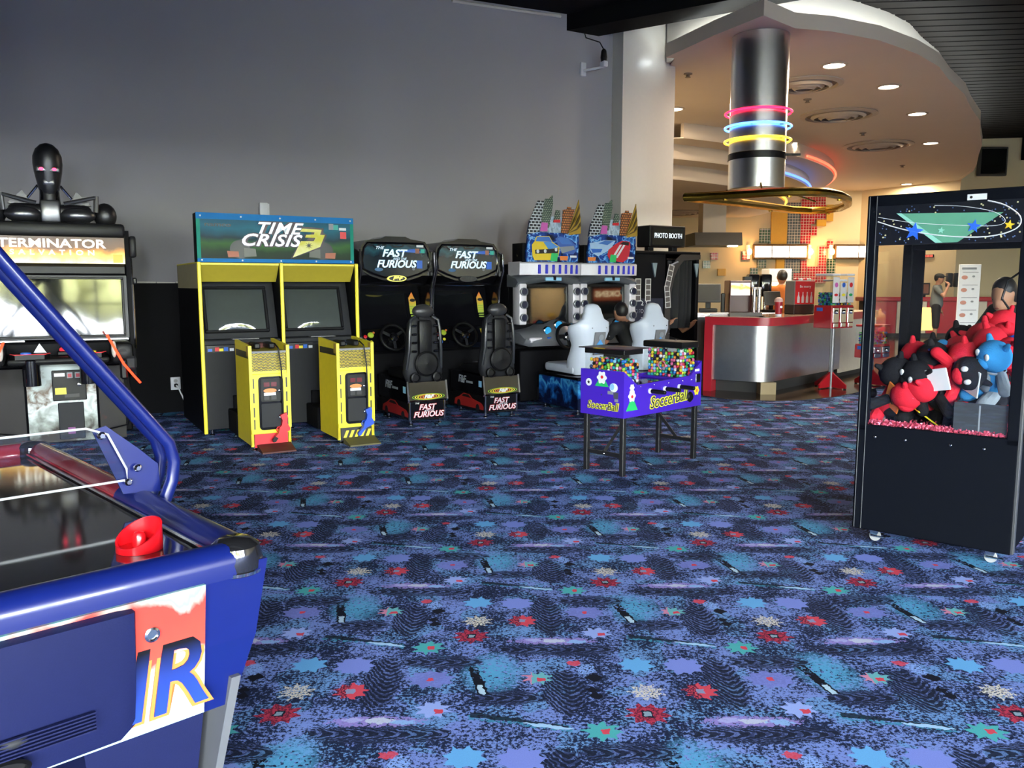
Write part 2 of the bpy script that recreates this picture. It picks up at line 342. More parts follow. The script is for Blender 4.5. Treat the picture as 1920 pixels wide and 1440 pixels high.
    lx3 = m_('SUBTRACT', lx, .1); paint(m_('GREATER_THAN', ellm(lx3, q, .085, .011), 0.0), srgb('#a9d0f2'))
    # pile: fine salt-and-pepper value break-up and relief
    pile = noise(260, 2.0, .7).outputs['Fac']; colr = mixc(m_('MULTIPLY', pile, .30), colr, srgb('#10142a'))
    L.new(colr, bs.inputs['Base Color']); bs.inputs['Roughness'].default_value = .95; bs.inputs['Specular IOR Level'].default_value = .12
    bp = N.new('ShaderNodeBump'); bp.inputs['Strength'].default_value = .25; bp.inputs['Distance'].default_value = .003; L.new(pile, bp.inputs['Height']); L.new(bp.outputs[0], bs.inputs['Normal'])
    return m
# ================================================================== THE SETTING
A30 = math.radians(30); WU = Vector((math.cos(A30), math.sin(A30), 0)); WN = Vector((math.sin(A30), -math.cos(A30), 0)); WO = Vector((-4.18, 9.6, 0))
def WP(s, t, z=0.0): return WO+WU*s+WN*t+Vector((0, 0, z))
def ceil_z(y, x=.7): return 5.35+.022*(y-12.4)+.03*(x-.7)
def wall_box(mb, a, b, z0, z1, th):
    """upright slab from a to b (plan points), thickness th to the left of a->b"""
    a, b = Vector(a[:2]), Vector(b[:2]); d = (b-a).normalized(); n = Vector((-d.y, d.x))*th
    p = [a, b, b+n, a+n]; mb.prism([(q.x, q.y) for q in p], z0, z1, 'z'); return mb
carp = carpet_material()
struct('floor', MB().box(-9.6, 20.2, -8.4, 34, -.12, 0), carp, 0)
WALLG = M('grey_wall_paint', srgb('#9d9b9f'), .78, var=.04, scale=1.2, bump=.25, spec=.3); DADO = M('black_dado_paint', (.003, .003, .004), .7, bump=.2, spec=.15)
CREAM = M('cream_wall_paint', srgb('#d8c9a2'), .7, var=.04, scale=2, bump=.1); WPAINT = M('white_wall_paint', srgb('#d9d6cc'), .5, var=.03, scale=3, bump=.1); SOFF = M('soffit_paint', srgb('#cdbfae'), .65, var=.03, scale=2, bump=.12)
DARKC = M('dark_ceiling', (.008, .008, .009), .85, spec=.1); PLANK = M('dark_stained_plank', (.007, .0062, .006), .75, var=.35, scale=3, spec=.08); BEAM = M('black_beam', (.004, .004, .004), .8, spec=.1)
# gray side wall with its black lower part
wb = MB(); wall_box(wb, WP(-6.1, 0), WP(6.7, 0), 0, 6.4, .2); wall_back = struct('wall_back', wb, WALLG, 0)
db = MB(); wall_box(db, WP(-6.1, 0), WP(6.62, 0), 0, 1.515, -.006); d_ = db.build('dado', DADO, wall_back, 0); d_['label'] = 'black painted lower part of the wall'
tb = MB()
for k in range(60):
    s0 = -6.0+k*.21; tb.box(0, 1, 0, 1, 0, 1); vs8 = tb.v[-8:]; base = WP(s0, .0061)
    tb.v[-8:] = [tuple(base+WU*(p[0]*.2)+WN*(p[1]*.003)+Vector((0, 0, 1.513+p[2]*(.008+.012*random.random())))) for p in vs8]
tb.build('paint_edge', WPAINT, wall_back, 0)
# pale strip where wall meets ceiling
tb = MB(); a, b = WP(3.9, .02), WP(5.62, .02); tb.tube([(a.x, a.y, ceil_z(a.y, a.x)-.05), (b.x, b.y, ceil_z(b.y, b.x)-.05)], .022, 4); tr = struct('trim_1', tb, WPAINT, 0)
# left wall, window wall behind the photographer, right wall
lw = MB().box(-9.7, -9.5, -8.2, 6.8, 0, 6.2); struct('wall_left', lw, M('left_wall_paint', srgb('#6f6c6b'), .8), 0)
struct('wall_right', MB().box(20, 20.2, -8.2, 27, 0, 6.6), CREAM, 0)
fw = MB(); xs = [-9.7]
for x, w in WINS: xs += [x-w/2, x+w/2]
xs.append(20.2)
for i in range(0, len(xs), 2): fw.box(xs[i], xs[i+1], WIN_Y-.2, WIN_Y, 0, 5.4)
for x, w in WINS: fw.box(x-w/2, x+w/2, WIN_Y-.2, WIN_Y, 0, WIN_Z0); fw.box(x-w/2, x+w/2, WIN_Y-.2, WIN_Y, WIN_Z1, 5.4)
struct('wall_front', fw, M('front_wall_paint', srgb('#6a6460'), .8), 0)
FRM = M('dark_window_frame', (.03, .028, .026), .5)
for i, (x, w) in enumerate(WINS):
    f = MB(); y0, y1 = WIN_Y-.14, WIN_Y-.08
    for xx in (x-w/2, x-w/6-.03, x+w/6-.03, x+w/2-.06): f.box(xx, xx+.06, y0, y1, WIN_Z0, WIN_Z1)
    for zz in (WIN_Z0, WIN_Z0+1.2, WIN_Z0+2.4, WIN_Z1-.06): f.box(x-w/2, x+w/2, y0, y1, zz, zz+.06)
    wo = struct('window_%d' % (i+1), f, FRM, 0)
    MB().box(x-w/2, x+w/2, WIN_Y-.112, WIN_Y-.108, WIN_Z0, WIN_Z1).build('pane', CLR, wo, 0)
# outdoors seen mirrored in the screens: asphalt, hedge trees
struct('ground_outside', MB().box(-40, 50, -60, -8.4, -.3, -.15), M('asphalt', (.12, .12, .12), .9), 0)
LEAF = M('pale_olive_leaves', srgb('#a8a86a'), .7, var=.5, scale=3)  # pale olive leaf colour, mottled by noise
for i in range(11):
    t = thing('tree', 'leafy roadside tree outside the front windows', 'tree', (-24+i*6.0, -24-(i % 3)*2.5, -.15), 0, 'trees across the car park')
    MB().tube([(0, 0, 0), (.1, 0, 1.6), (0, .1, 3)], [.2, .15, .1], 8).build('trunk', M('bark', (.10, .07, .05), .9), t)
    c = MB(); rr = random.Random(i)
    for k in range(14): c.ell((rr.uniform(-2.2, 2.2), rr.uniform(-1.2, 1.2), rr.uniform(1.5, 5.5)), rr.uniform(.9, 1.5), n=8, m=6)
    c.build('crown', LEAF, t)
# ceiling: sloping deck, planks on its right part, black beam
cz = MB(); _cc = [(-9.7, -8.2), (20.2, -8.2), (20.2, 34), (-9.7, 34)]
cz.add([(x, y, ceil_z(y, x)) for x, y in _cc]+[(x, y, ceil_z(y, x)+.15) for x, y in _cc], [(0, 1, 2, 3), (7, 6, 5, 4), (0, 4, 5, 1), (1, 5, 6, 2), (2, 6, 7, 3), (3, 7, 4, 0)])
ceiling = struct('ceiling', cz, DARKC, 0)
pm = MB().bev(4.2, 20, -.15, .15, -.03, -.002, .012, 1).mesh('plank', PLANK, 0)
for k in range(56):
    y = 8.4+k*.335; o = bpy.data.objects.new('plank', pm); COL.objects.link(o); o.parent = ceiling; o.location = (0, y, ceil_z(y, 0)); o.rotation_euler = (math.atan(.022), -math.atan(.03), 0)
bmn = MB(); wall_box(bmn, (.66, 12.55), (9.3, 7.0), 5.13, 5.9, .5); struct('beam_1', bmn, BEAM, 0)
bmn = MB(); wall_box(bmn, (16.5, 8), (16.5, 26.9), 5.4, 6.2, .4); struct('beam_2', bmn, BEAM, 0)
struct('added_shade_bulkhead', MB().box(-9.5, .3, 2.55, 2.95, 2.82, 5.4), M('shade_bulkhead_paint', srgb('#4a4848'), .8), 0)  # added out of view to shade the upper left of the gray wall
# white column at the end of the gray wall
c0 = WP(6.56, 0); cb = MB(); q = [WP(6.56, .26), WP(7.56, .26), WP(7.56, -.5), WP(6.56, -.5)]
cb.prism([(p.x, p.y) for p in q], 0, 5.7, 'z'); struct('column_white', cb, M('glossy_white_paint', srgb('#d6d2c8'), .28, var=.03), 0)
# concession soffit: flat white disc-like ceiling with an upright fascia and a cove on top
OUT = [(2.25, 12.62), (2.70, 11.52), (3.107, 10.705), (3.662, 11.22)]
OUT += [(4.2, 11.36), (5.0, 11.76), (5.83, 12.42), (6.5, 13.12), (7.12, 13.99), (7.9, 14.98), (8.58, 16.03), (9.5, 17.35), (10.31, 18.79), (11.2, 20.3), (11.97, 21.82), (12.8, 23.4), (13.5, 24.84), (14.3, 27.05)]
ZS = 4.8
sf = MB(); full = OUT+[(14.3, 27.3), (12.4, 30.2), (2.4, 30.2), (2.4, 12.7)]
sf.add([(x, y, ZS) for x, y in full]+[(x, y, ZS+.02) for x, y in full], [list(range(len(full))), list(range(2*len(full)-1, len(full)-1, -1))])
soffit = struct('ceiling_soffit', sf, SOFF, 0)
def strip(mb, pts, z0, z1, th, closed=False):
    """upright band along plan points, thickness to the left"""
    P = [Vector(p) for p in pts]; n = len(P); off = []
    for i in range(n):
        d = (P[min(i+1, n-1)]-P[max(i-1, 0)]).normalized(); off.append(P[i]+Vector((-d.y, d.x))*th)
    k = len(mb.v)
    for i in range(n):
        for p, z in ((P[i], z0), (P[i], z1), (off[i], z1), (off[i], z0)): mb.v.append((p.x, p.y, z))
    for i in range(n-1):
        for j in range(4): a, b = k+i*4+j, k+i*4+(j+1) % 4; mb.f.append([a, b, b+4, a+4])
    mb.f.append([k, k+1, k+2, k+3]); mb.f.append([k+(n-1)*4+j for j in (3, 2, 1, 0)]); return mb
strip(MB(), OUT, ZS-.005, ZS+.19, .08).build('fascia', SOFF, soffit, 40)
def inset(pts, d):
    P = [Vector(p) for p in pts]; r = []
    for i in range(len(P)):
        t = (P[min(i+1, len(P)-1)]-P[max(i-1, 0)]).normalized(); r.append(P[i]+Vector((-t.y, t.x))*d)
    return r
DR = [(2.33, 13.0), (2.88, 11.85), (3.2, 11.25), (3.7, 11.72)]+[tuple(p) for p in inset(OUT, .45)[5:]]
strip(MB(), DR, ZS+.02, 6.6, .06).build('drum_wall', WPAINT, soffit, 40)
CI = [(2.42, 12.75), (2.83, 11.75), (3.16, 11.0), (3.66, 11.45)]+[tuple(p) for p in inset(OUT, .22)[4:-1]]
tag(MB().tube([(x, y, ZS+.1) for x, y in CI], .03, 6).build('cove_light_tube', M('cove_tube', (.9, .95, 1), .5, em=(.86, .95, 1), es=30)), 'cool white light tube hidden in the cove above the curved soffit edge', 'cove light')
# concession walls
HW = MB(); wall_box(HW, (2.0, 30.1), (12.45, 30.1), 0, 6.6, .2); wall_box(HW, (12.45, 30.1), (14.35, 27.1), 0, 6.6, .2); wall_box(HW, (14.35, 27.1), (20.2, 26.8), 0, 6.6, .2)
wc = struct('wall_concession', HW, CREAM, 0)
struct('wall_concession_side', wall_box(MB(), (2.30, 13.45), (2.30, 30.2), 0, 6.6, .15), CREAM, 0)
# stepped round soffits with neon in their coves
ARC = (-2.0, 28.0)
steps = [(11.8, 4.8, 4.5, 'red', (1, .12, .06)), (11.15, 4.5, 4.19, 'blue', (.1, .25, 1)), (10.5, 4.19, 3.86, 'amber', (1, .55, .05))]
def arcp(r, a0=-62, a1=10, n=40): return [(ARC[0]+r*math.cos(math.radians(a0+(a1-a0)*i/n)), ARC[1]+r*math.sin(math.radians(a0+(a1-a0)*i/n))) for i in range(n+1)]
for i, (r, z1, z0, nm, c) in enumerate(steps):
    ap = [p for p in arcp(r) if p[1] < 30.05 and p[0] > 2.3]
    sb = strip(MB(), ap, z0, z1, .1)
    so = struct('ceiling_step_%d' % (i+1), sb, SOFF, 40)
    rin = steps[i+1][0] if i < 2 else 2.5; bp = [p for p in arcp(rin, -90, 20, 60)]; bp = [p for p in bp if p[1] < 30.05 and p[0] > 2.3] if i < 2 else [(2.3, 30.0)]
    pl = ap+list(reversed(bp)) if i < 2 else ap+[(2.3, 30.0), (2.3, ap[0][1])]
    MB().prism(pl, z0-.01, z0+.01, 'z').build('underside', SOFF, so, 0)
    np_ = [p for p in arcp(r+.05, -40, 8) if p[1] < 30.0]
    tag(MB().tube([(x, y, z0+.05) for x, y in np_], .03, 6).build('neon_tube', M('neon_'+nm, c, .5, em=c, es=2.5)), '%s neon tube along the edge of the stepped round soffit' % nm, 'neon tube')
# mosaic fields, each a panel of small square tiles with pale grout
def tile_mat(key, c1, c2):
    if key in MATS: return MATS[key]
    m, nt, b = _new(key); br = nt.nodes.new('ShaderNodeTexBrick'); tc = nt.nodes.new('ShaderNodeTexCoord'); mp = nt.nodes.new('ShaderNodeMapping'); mp.inputs['Rotation'].default_value = (-PI/2, 0, 0)
    nt.links.new(tc.outputs['Object'], mp.inputs[0]); nt.links.new(mp.outputs[0], br.inputs['Vector']); br.offset = 0; br.inputs['Scale'].default_value = 1
    br.inputs['Color1'].default_value = (*c1, 1); br.inputs['Color2'].default_value = (*c2, 1); br.inputs['Mortar'].default_value = (.55, .52, .45, 1)
    br.inputs['Brick Width'].default_value = .098; br.inputs['Row Height'].default_value = .098; br.inputs['Mortar Size'].default_value = .007
    nt.links.new(br.outputs['Color'], b.inputs['Base Color']); b.inputs['Roughness'].default_value = .2; MATS[key] = m; return m
TG = tile_mat('tile_grey_blue', srgb('#56646a'), srgb('#3f4d55')); TR = tile_mat('tile_red', srgb('#b3202a'), srgb('#8a1b26')); TN = tile_mat('tile_green', srgb('#32563e'), srgb('#1f3a2c')); TY = M('gold_panel', srgb('#c89a1c'), .4)
_pk = [0]
def wallpanel(name, mat, px0, px1, py0, py1, y=30.06, th=.015):
    _pk[0] += 1; th = th+.0025*_pk[0]; a, b = AY(px0, py1, y), AY(px1, py0, y); return MB().box(a.x, b.x, y-th, y+.03, a.z, b.z).build(name, mat, wc, 0)
for px0, px1, py0, py1 in ((1476, 1502, 418, 458), (1472, 1500, 392, 418), (1470, 1500, 486, 520), (1468, 1486, 520, 531), (1474, 1508, 380, 396)): wallpanel('tile_mosaic', TG, px0, px1, py0, py1)
for px0, px1, py0, py1 in ((1500, 1530, 375, 420), (1502, 1548, 370, 384), (1502, 1560, 384, 412), (1500, 1520, 420, 458), (1520, 1532, 424, 442), (1500, 1512, 487, 512), (1512, 1549, 500, 512), (1486, 1549, 512, 531), (1533, 1549, 462, 500), (1551, 1562, 452, 466)): wallpanel('tile_mosaic', TR, px0, px1, py0, py1)
for px0, px1, py0, py1 in ((1423, 1444, 429, 455), (1419, 1436, 487, 502), (1406, 1420, 502, 516), (1550, 1566, 485, 512), (1440, 1452, 452, 458)): wallpanel('tile_mosaic', TN, px0, px1, py0, py1)
for px0, px1, py0, py1 in ((1332, 1346, 474, 487), (1317, 1331, 489, 503), (1391, 1406, 471, 487)): wallpanel('tile_mosaic', TR if px0 != 1317 else TN, px0, px1, py0, py1)
for px0, px1, py0, py1 in ((1345, 1360, 504, 517), (1444, 1476, 392, 458), (1453, 1470, 486, 531), (1548, 1562, 384, 415), (1530, 1548, 412, 424)): wallpanel('gold_panel', TY, px0, px1, py0, py1, th=.01)
# dark window high on the far right wall
a, b = AY(1832, 330, 26.88), AY(1889, 276, 26.88); w7 = struct('window_7', MB().bev(a.x, b.x, 26.8, 26.95, a.z, b.z, .02, 1), FRM, 0)
MB().box(a.x+.06, b.x-.06, 26.79, 26.8, a.z+.06, b.z-.06).build('pane', SCRN, w7, 0)
# dark glossy stone apron in front of the counter
ap = [G(*p) for p in ((1318, 742), (1360, 748), (1410, 751), (1460, 752), (1510, 750), (1560, 745), (1600, 738), (1640, 728), (1700, 712), (1760, 690))]
apr = MB().prism([(p.x, p.y) for p in ap]+[(14, 22), (14, 29.9), (2.6, 29.9), (2.6, ap[0].y)], -.01, .006, 'z'); struct('floor_stone', apr, M('polished_brown_stone', srgb('#4d4032'), .12, var=.35, scale=5), 0)
# ------------------------------------------------------------------ soffit fittings
RIMW = M('vent_paint', srgb('#b3a594'), .6); LENS = M('downlight_lens', (1, .9, .75), .5, em=(1, .86, .66), es=14)
def downlight(px, py, label, z=ZS, power=180):
    p = G(px, py, z); t = thing('recessed_downlight', label, 'downlight', (p.x, p.y, z), 0, 'recessed downlights in the soffit')
    MB().lathe([(.20, 0), (.20, -.012), (.16, -.018), (.155, 0)], n=24, cap=False).build('trim_ring', RIMW, t); MB().lathe([(.155, -.004), (.155, -.010)], n=20).build('lens', LENS, t, 0)
    l = bpy.data.lights.new('downlight_lamp', 'AREA'); l.shape = 'DISK'; l.size = .3; l.energy = power; l.color = (1, .80, .58); lo = bpy.data.objects.new('downlight_lamp', l); COL.objects.link(lo); lo.parent = t; lo.location = (0, 0, -.03)
for px, py, lb in ((1564, 122, 'recessed downlight right of the steel cylinder, nearest the soffit front'), (1666, 162, 'recessed downlight second along the curved soffit edge'), (1720, 213, 'recessed downlight third along the curved soffit edge'),
    (1745, 268, 'recessed downlight fourth along the curved soffit edge'), (1530, 312, 'recessed downlight right of the brass band, deep in the soffit'), (1264, 204, 'recessed downlight between white column and steel cylinder'), (1482, 268, 'recessed downlight just beside the yellow neon ring'),
    (1700, 345, 'recessed downlight at the back above the concession wall')): downlight(px, py, lb)
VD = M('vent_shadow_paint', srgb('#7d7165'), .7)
def vent(px, py, r, label, z=ZS):
    p = G(px, py, z); t = thing('ceiling_vent', label, 'vent', (p.x, p.y, z), 0, 'round ceiling diffusers')
    MB().lathe([(r*.99, -.001), (r, -.02), (r*.86, -.045), (r*.82, -.005)], n=40, cap=False).build('outer_ring', RIMW, t)
    for a in (.70, .50, .30): MB().lathe([(r*a, -.012), (r*a+.01, -.03-.04*(1-a)), (r*(a-.07), -.06-.06*(1-a)), (r*(a-.08), -.05-.05*(1-a))], n=36, cap=False).build('cone_ring', RIMW, t)
    MB().lathe([(r*.83, -.004), (r*.83, -.007)], n=32).build('backing', VD, t, 0)
vent(1572, 215, .72, 'round ceiling diffuser in the middle of the soffit, right of the neon rings'); vent(1646, 272, .8, 'round ceiling diffuser farther back in the soffit'); vent(1508, 158, .62, 'round ceiling diffuser half hidden behind the steel cylinder')
p = G(1272, 398, 3.84); vent(1272, 398, .85, 'round ceiling diffuser in the low soffit above the photo booth', 3.845)
for px, py, lb in ((1290, 138, 'small sprinkler head in soffit above the white column side'), (1514, 186, 'small sprinkler head between steel cylinder and middle diffuser'), (1618, 249, 'small sprinkler head between the two right diffusers'), (1692, 310, 'small sprinkler head near the back soffit edge')):
    p = G(px, py, ZS); tag(MB().lathe([(.07, 0), (.07, -.012), (.03, -.02), (.03, -.05), (.045, -.055), (.045, -.06)], c=(p.x, p.y, ZS), n=14).build('sprinkler_head', VD), lb, 'sprinkler')
# ------------------------------------------------------------------ hanging steel cylinder, neon rings, brass rail
SX, SY = 3.34, 11.6; t = thing('steel_cylinder', 'brushed steel cylinder hanging from the soffit over the counter', 'cylinder', (SX, SY, 2.78))
MB().lathe([(.36, .0), (.375, .012), (.375, 2.015), (.36, 2.015)], n=48).build('shell', M('cylinder_steel', (.72, .71, .70), .3, 1.0, var=.05), t); MB().lathe([(.3, .02), (.3, .05)], n=32).build('inner_disc', CREAM, t, 0)
bd = MB().lathe([(.379, .39), (.387, .395), (.387, .475), (.379, .48)], n=48, cap=False).build('black_band', BLK, t); MB().box(.3, .5, -.28, -.25, .42, .45).build('band_lug', BLK, t, 0)
for z, nm, c, es, lb in ((3.80, 'red', (1, .012, .05), 6, 'red neon ring around the steel cylinder, topmost of three'), (3.61, 'blue', (.05, .2, 1), 9, 'blue neon ring around the steel cylinder, middle of three'), (3.43, 'yellow', (1, .55, .02), 7, 'yellow neon ring around the steel cylinder, lowest of three')):
    t = thing('neon_ring', lb, 'neon ring', (SX, SY, z), 0, 'neon rings on the steel cylinder')
    MB().tube([(.435*math.cos(2*PI*i/48), .435*math.sin(2*PI*i/48), 0) for i in range(47)], .014, 8).build('glass_tube', M('ring_'+nm, c, .4, em=c, es=es), t)
    for a in (.3, 2.2, 4.2, 5.4): MB().cyl((.37*math.cos(a), .37*math.sin(a), 0), (.435*math.cos(a), .435*math.sin(a), 0), .008, 6).build('standoff', BLK, t)
rp = [(1285, 370), (1318, 368.5), (1360, 366), (1400, 363.5), (1440, 361), (1480, 359.5), (1515, 359), (1548, 361), (1574, 366), (1589, 373.5), (1590, 382), (1576, 389), (1552, 393.5), (1520, 395), (1485, 393.5), (1445, 388), (1400, 382), (1355, 377), (1315, 373), (1292, 371)]
t = thing('brass_rail', 'polished brass rail loop hanging around the steel cylinder', 'rail', (SX, SY, 2.64)); BRS = M('polished_brass', srgb('#c09a3c'), .26, 1.0)
MB().tube([tuple(G(x, y, 2.64)-Vector((SX, SY, 2.64))) for x, y in rp], .058, 10, closed=True).build('tube', BRS, t)
for i in (2, 5, 8, 12, 15): q = G(*rp[i], 2.64)-Vector((SX, SY, 2.64)); MB().cyl((q.x, q.y, 0), (q.x, q.y, -.07), .03, 10).build('lamp_socket', BRS, t)
for a in (.6, 2.4, 4.6): MB().cyl((.36*math.cos(a), .36*math.sin(a), .2), (1.15*math.cos(a) if a < 2 else .75*math.cos(a), .62*math.sin(a), .02), .012, 6).build('support_rod', BRS, t)
# ================================================================== ARCADE MACHINES ALONG THE GRAY WALL
def bolt(parent, x, y, z, r=.008, mat=None): return MB().lathe([(r, 0), (r, .003), (r*.5, .006), (0, .006)], c=(x, y, z), n=10, axis='y').build('bolt', mat or CHR, parent)
def leveler(parent, x, y): return MB().lathe([(.028, 0), (.028, .012), (.012, .022), (.012, .06)], c=(x, y, 0), n=12).build('leveling_foot', CHR, parent)
def grid_screen(w, h, bulge, nx=10, nz=8):
    mb = MB()
    for j in range(nz+1):
        for i in range(nx+1):
            a, b = i/nx*2-1, j/nz*2-1; mb.v.append((a*w/2, -bulge*(1-a*a)*(1-b*b)**.5 if abs(b) < 1 else 0, b*h/2))
    for j in range(nz):
        for i in range(nx): k = j*(nx+1)+i; mb.f.append([k, k+1, k+nx+2, k+nx+1])
    return mb
def tiltX(x, y, z, deg): return Matrix.Translation((x, y, z)) @ Matrix.Rotation(-math.radians(deg), 4, 'X')
def frame_bars(w, h, t, d, b=.008):
    mb = MB(); mb.bev(-w/2-t, w/2+t, -d, .01, h/2, h/2+t, b, 1); mb.bev(-w/2-t, w/2+t, -d, .01, -h/2-t, -h/2, b, 1); mb.bev(-w/2-t, -w/2, -d, .01, -h/2, h/2, b, 1); mb.bev(w/2, w/2+t, -d, .01, -h/2, h/2, b, 1); return mb

# ---------------------------------------------------------------- twin shooter cabinet in yellow
def shooter_twin():
    t = thing('shooter_arcade_cabinet', 'twin yellow and black shooting arcade cabinet with teal TIME CRISIS 3 marquee', 'arcade machine', WP(1.03, 1.91), A30)
    for x, nm in ((-.805, 'side_panel'), (-.015, 'divider_panel'), (.775, 'side_panel')):
        s = MB().prism([(0, .04), (1.26, .04), (1.26, 1.70), (0, 1.70)], x, x+.03, 'x').build(nm, BLKM, t, 0)
        MB().bev(x-.003, x+.033, -.016, .004, .03, 1.715, .006, 1).build('yellow_edge', YEL, s, 0)
        MB().bev(x-.003, x+.033, -.016, 1.26, 1.70, 1.715, .005, 1).build('yellow_top_edge', YEL, s, 0)
    MB().box(-.80, .80, .5, 1.25, .05, 1.69).build('rear_body', BLKM, t, 0)
    MB().box(-.806, -.803, .02, 1.24, 1.46, 1.70).build('side_band', M('side_band_cream', srgb('#a99f78'), .5), t, 0)
    for i, c in enumerate((-.40, .39)):
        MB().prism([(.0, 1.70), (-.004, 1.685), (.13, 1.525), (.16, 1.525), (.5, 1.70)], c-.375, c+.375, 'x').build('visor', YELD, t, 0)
        MB().box(c-.375, c+.375, -.008, .006, 1.688, 1.708).build('visor_lip', YEL, t, 0)
        MB().prism([(.30, 1.53), (.12, .96), (.16, .94), (.5, .94), (.5, 1.53)], c-.375, c+.375, 'x').build('monitor_bezel', DGRY, t, 0)
        Mx = tiltX(c-.02, .205, 1.245, 17.5)
        fr = frame_bars(.57, .42, .032, .018).xf(Mx).build('screen_frame', BLK, t); grid_screen(.57, .42, .03).xf(Mx @ Matrix.Translation((0, -.002, 0))).build('screen', CRT, t)
        MB().bev(c-.375, c+.375, .0, .2, .90, .955, .01, 1).build('control_ledge', DGRY, t, 0); MB().box(c-.1, c+.16, .01, .1, .955, .962).build('ledge_plate', GRYP, t, 0)
        cardf = MB().box(c-.35, c-.09, -.006, .004, .835, .90).build('instruction_card', PK, t, 0)
        for k, (m_, x0) in enumerate(((PB, -.34), (PR, -.275), (PY, -.235), (PB, -.19), (PW, -.135))): MB().box(c+x0, c+x0+.04, -.009, -.006, .845, .872+.012*(k % 2)).build('card_print', m_, cardf, 0)
        MB().box(c-.375, c+.375, .012, .06, .07, .9).build('lower_panel', DGRY, t, 0)
        MB().lathe([(.012, 0), (.012, .006), (0, .008)], c=(c+.0, -.0, .9), n=10, axis='y').build('start_button', WHT, t)
        MB().bev(c-.17, c+.19, -.38, .03, .05, .27, .01, 1).build('pedal_base', BLKM, t, 0)
        for x in (-.32, .32): leveler(t, c+x, .06)
        MB().bev(c-.12, c+.02, -.02, .02, .16, .4, .006, 1).build('hatch', BLKM, t, 0)
    # marquee
    mz0, mz1 = 1.715, 2.185; mq = MB().bev(-.80, .765, .0, .17, mz0, mz1, .006, 1).build('marquee_box', BLKM, t, 0)
    art = ramp_mat('shooter_art', [(0, srgb('#0b1010')), (.22, srgb('#123018')), (.36, srgb('#2e5c28')), (.5, srgb('#0e2c3a')), (.72, srgb('#14607a')), (1, srgb('#0d3a58'))], 'Z', 1/.47, -mz0/.47, .5, .35, 3)
    MB().box(-.77, .735, -.006, .0, mz0+.03, mz1-.05).build('marquee_art', art, t, 0)
    TEA = M('teal_edge', srgb('#178a78'), .55, spec=.2); AZU = M('azure_edge', srgb('#0c6eb4'), .55, spec=.2)
    for nm, m_, b in (('marquee_top_strip', AZU, (-.80, .765, mz1-.06, mz1)), ('marquee_bottom_strip', AZU, (-.80, .765, mz0, mz0+.035)), ('marquee_side_strip', TEA, (-.80, -.765, mz0+.035, mz1-.06)), ('marquee_side_strip', TEA, (.73, .765, mz0+.035, mz1-.06))): MB().box(b[0], b[1], -.010, .0, b[2], b[3]).build(nm, m_, t, 0)
    for x in (-.76, -.38, 0, .36, .73): bolt(t, x, -.012, mz1-.03, .009, WHT); bolt(t, x, -.012, mz0+.018, .009, WHT)
    F = M('silver_letter', srgb('#b9c3cf'), .25, .3); OU = M('plum_outline', srgb('#2a1024'), .4)
    for s, sz, x, z, in (('TIME', .155, -.03, 2.05), ('CRISIS', .165, -.11, 1.93)):
        text(t, s, sz, (x, -.012, z), OU, shear=.35, sx=1.25, bold=.013, spacing=1.02); text(t, s, sz, (x, -.016, z), F, shear=.35, sx=1.25, bold=.003, spacing=1.12 if s == 'TIME' else 1.05)
    Y3 = ramp_mat('three_yellow', [(0, srgb('#f2f0a0')), (.5, srgb('#d8d020')), (1, srgb('#f0ee90'))], 'Z', 3, -5.4, .25, .5, 14)
    def q3(pts): return [((x-975)*.00091, 2.185-(y-100)*.00082) for x, y in pts]
    p3o = [(1215, 225), (1465, 240), (1460, 300), (1500, 320), (1440, 480), (1085, 620), (1190, 400), (1260, 400), (1290, 365), (1240, 355), (1245, 320), (1310, 320), (1330, 290), (1180, 285)]
    p3 = [(1222, 250), (1440, 258), (1420, 320), (1475, 322), (1418, 470), (1102, 608), (1200, 405), (1345, 400), (1365, 360), (1250, 358), (1262, 325), (1350, 318), (1358, 292), (1195, 288)]
    poly(t, q3(p3o), OU, -.012, .003, 'numeral_outline'); poly(t, q3(p3), Y3, -.016, .003, 'numeral_three'); poly(t, q3(star(1288, 457, 46, 14, 8)), PK, -.0195, .001, 'bullet_hole')
    text(t, 'namco', .055, (-.60, -.009, 2.075), PK, sx=1.7, bold=.001)
    HG = M('print_gunmetal', srgb('#5a5c52'), .4); HS = M('print_hand', srgb('#b0674c'), .5)
    for x0, sg in ((560, 1), (1440, -1)):
        poly(t, q3(circ(x0-20*sg, 520, 110, 20)), M('print_dark', srgb('#15191a'), .4), -.0085, .002, 'print_ring'); poly(t, q3([(x0+20*sg, 500), (x0+140*sg, 510), (x0+150*sg, 600), (x0+20*sg, 610)]), HG, -.0105, .002, 'print_gun'); poly(t, q3([(x0-160*sg, 540), (x0-40*sg, 545), (x0-35*sg, 610), (x0-150*sg, 615)]), HS, -.0105, .002, 'print_hand')
    for x0, x1, z0, z1, m_ in ((.50, .55, 2.06, 2.12, PGY), (.55, .60, 2.06, 2.11, PT), (.61, .685, 2.055, 2.082, PW), (.62, .685, 1.97, 2.04, PR)): MB().box(x0, x1, -.0125, -.0105, z0, z1).build('sticker', m_, t, 0)
    return t
shooter_twin()

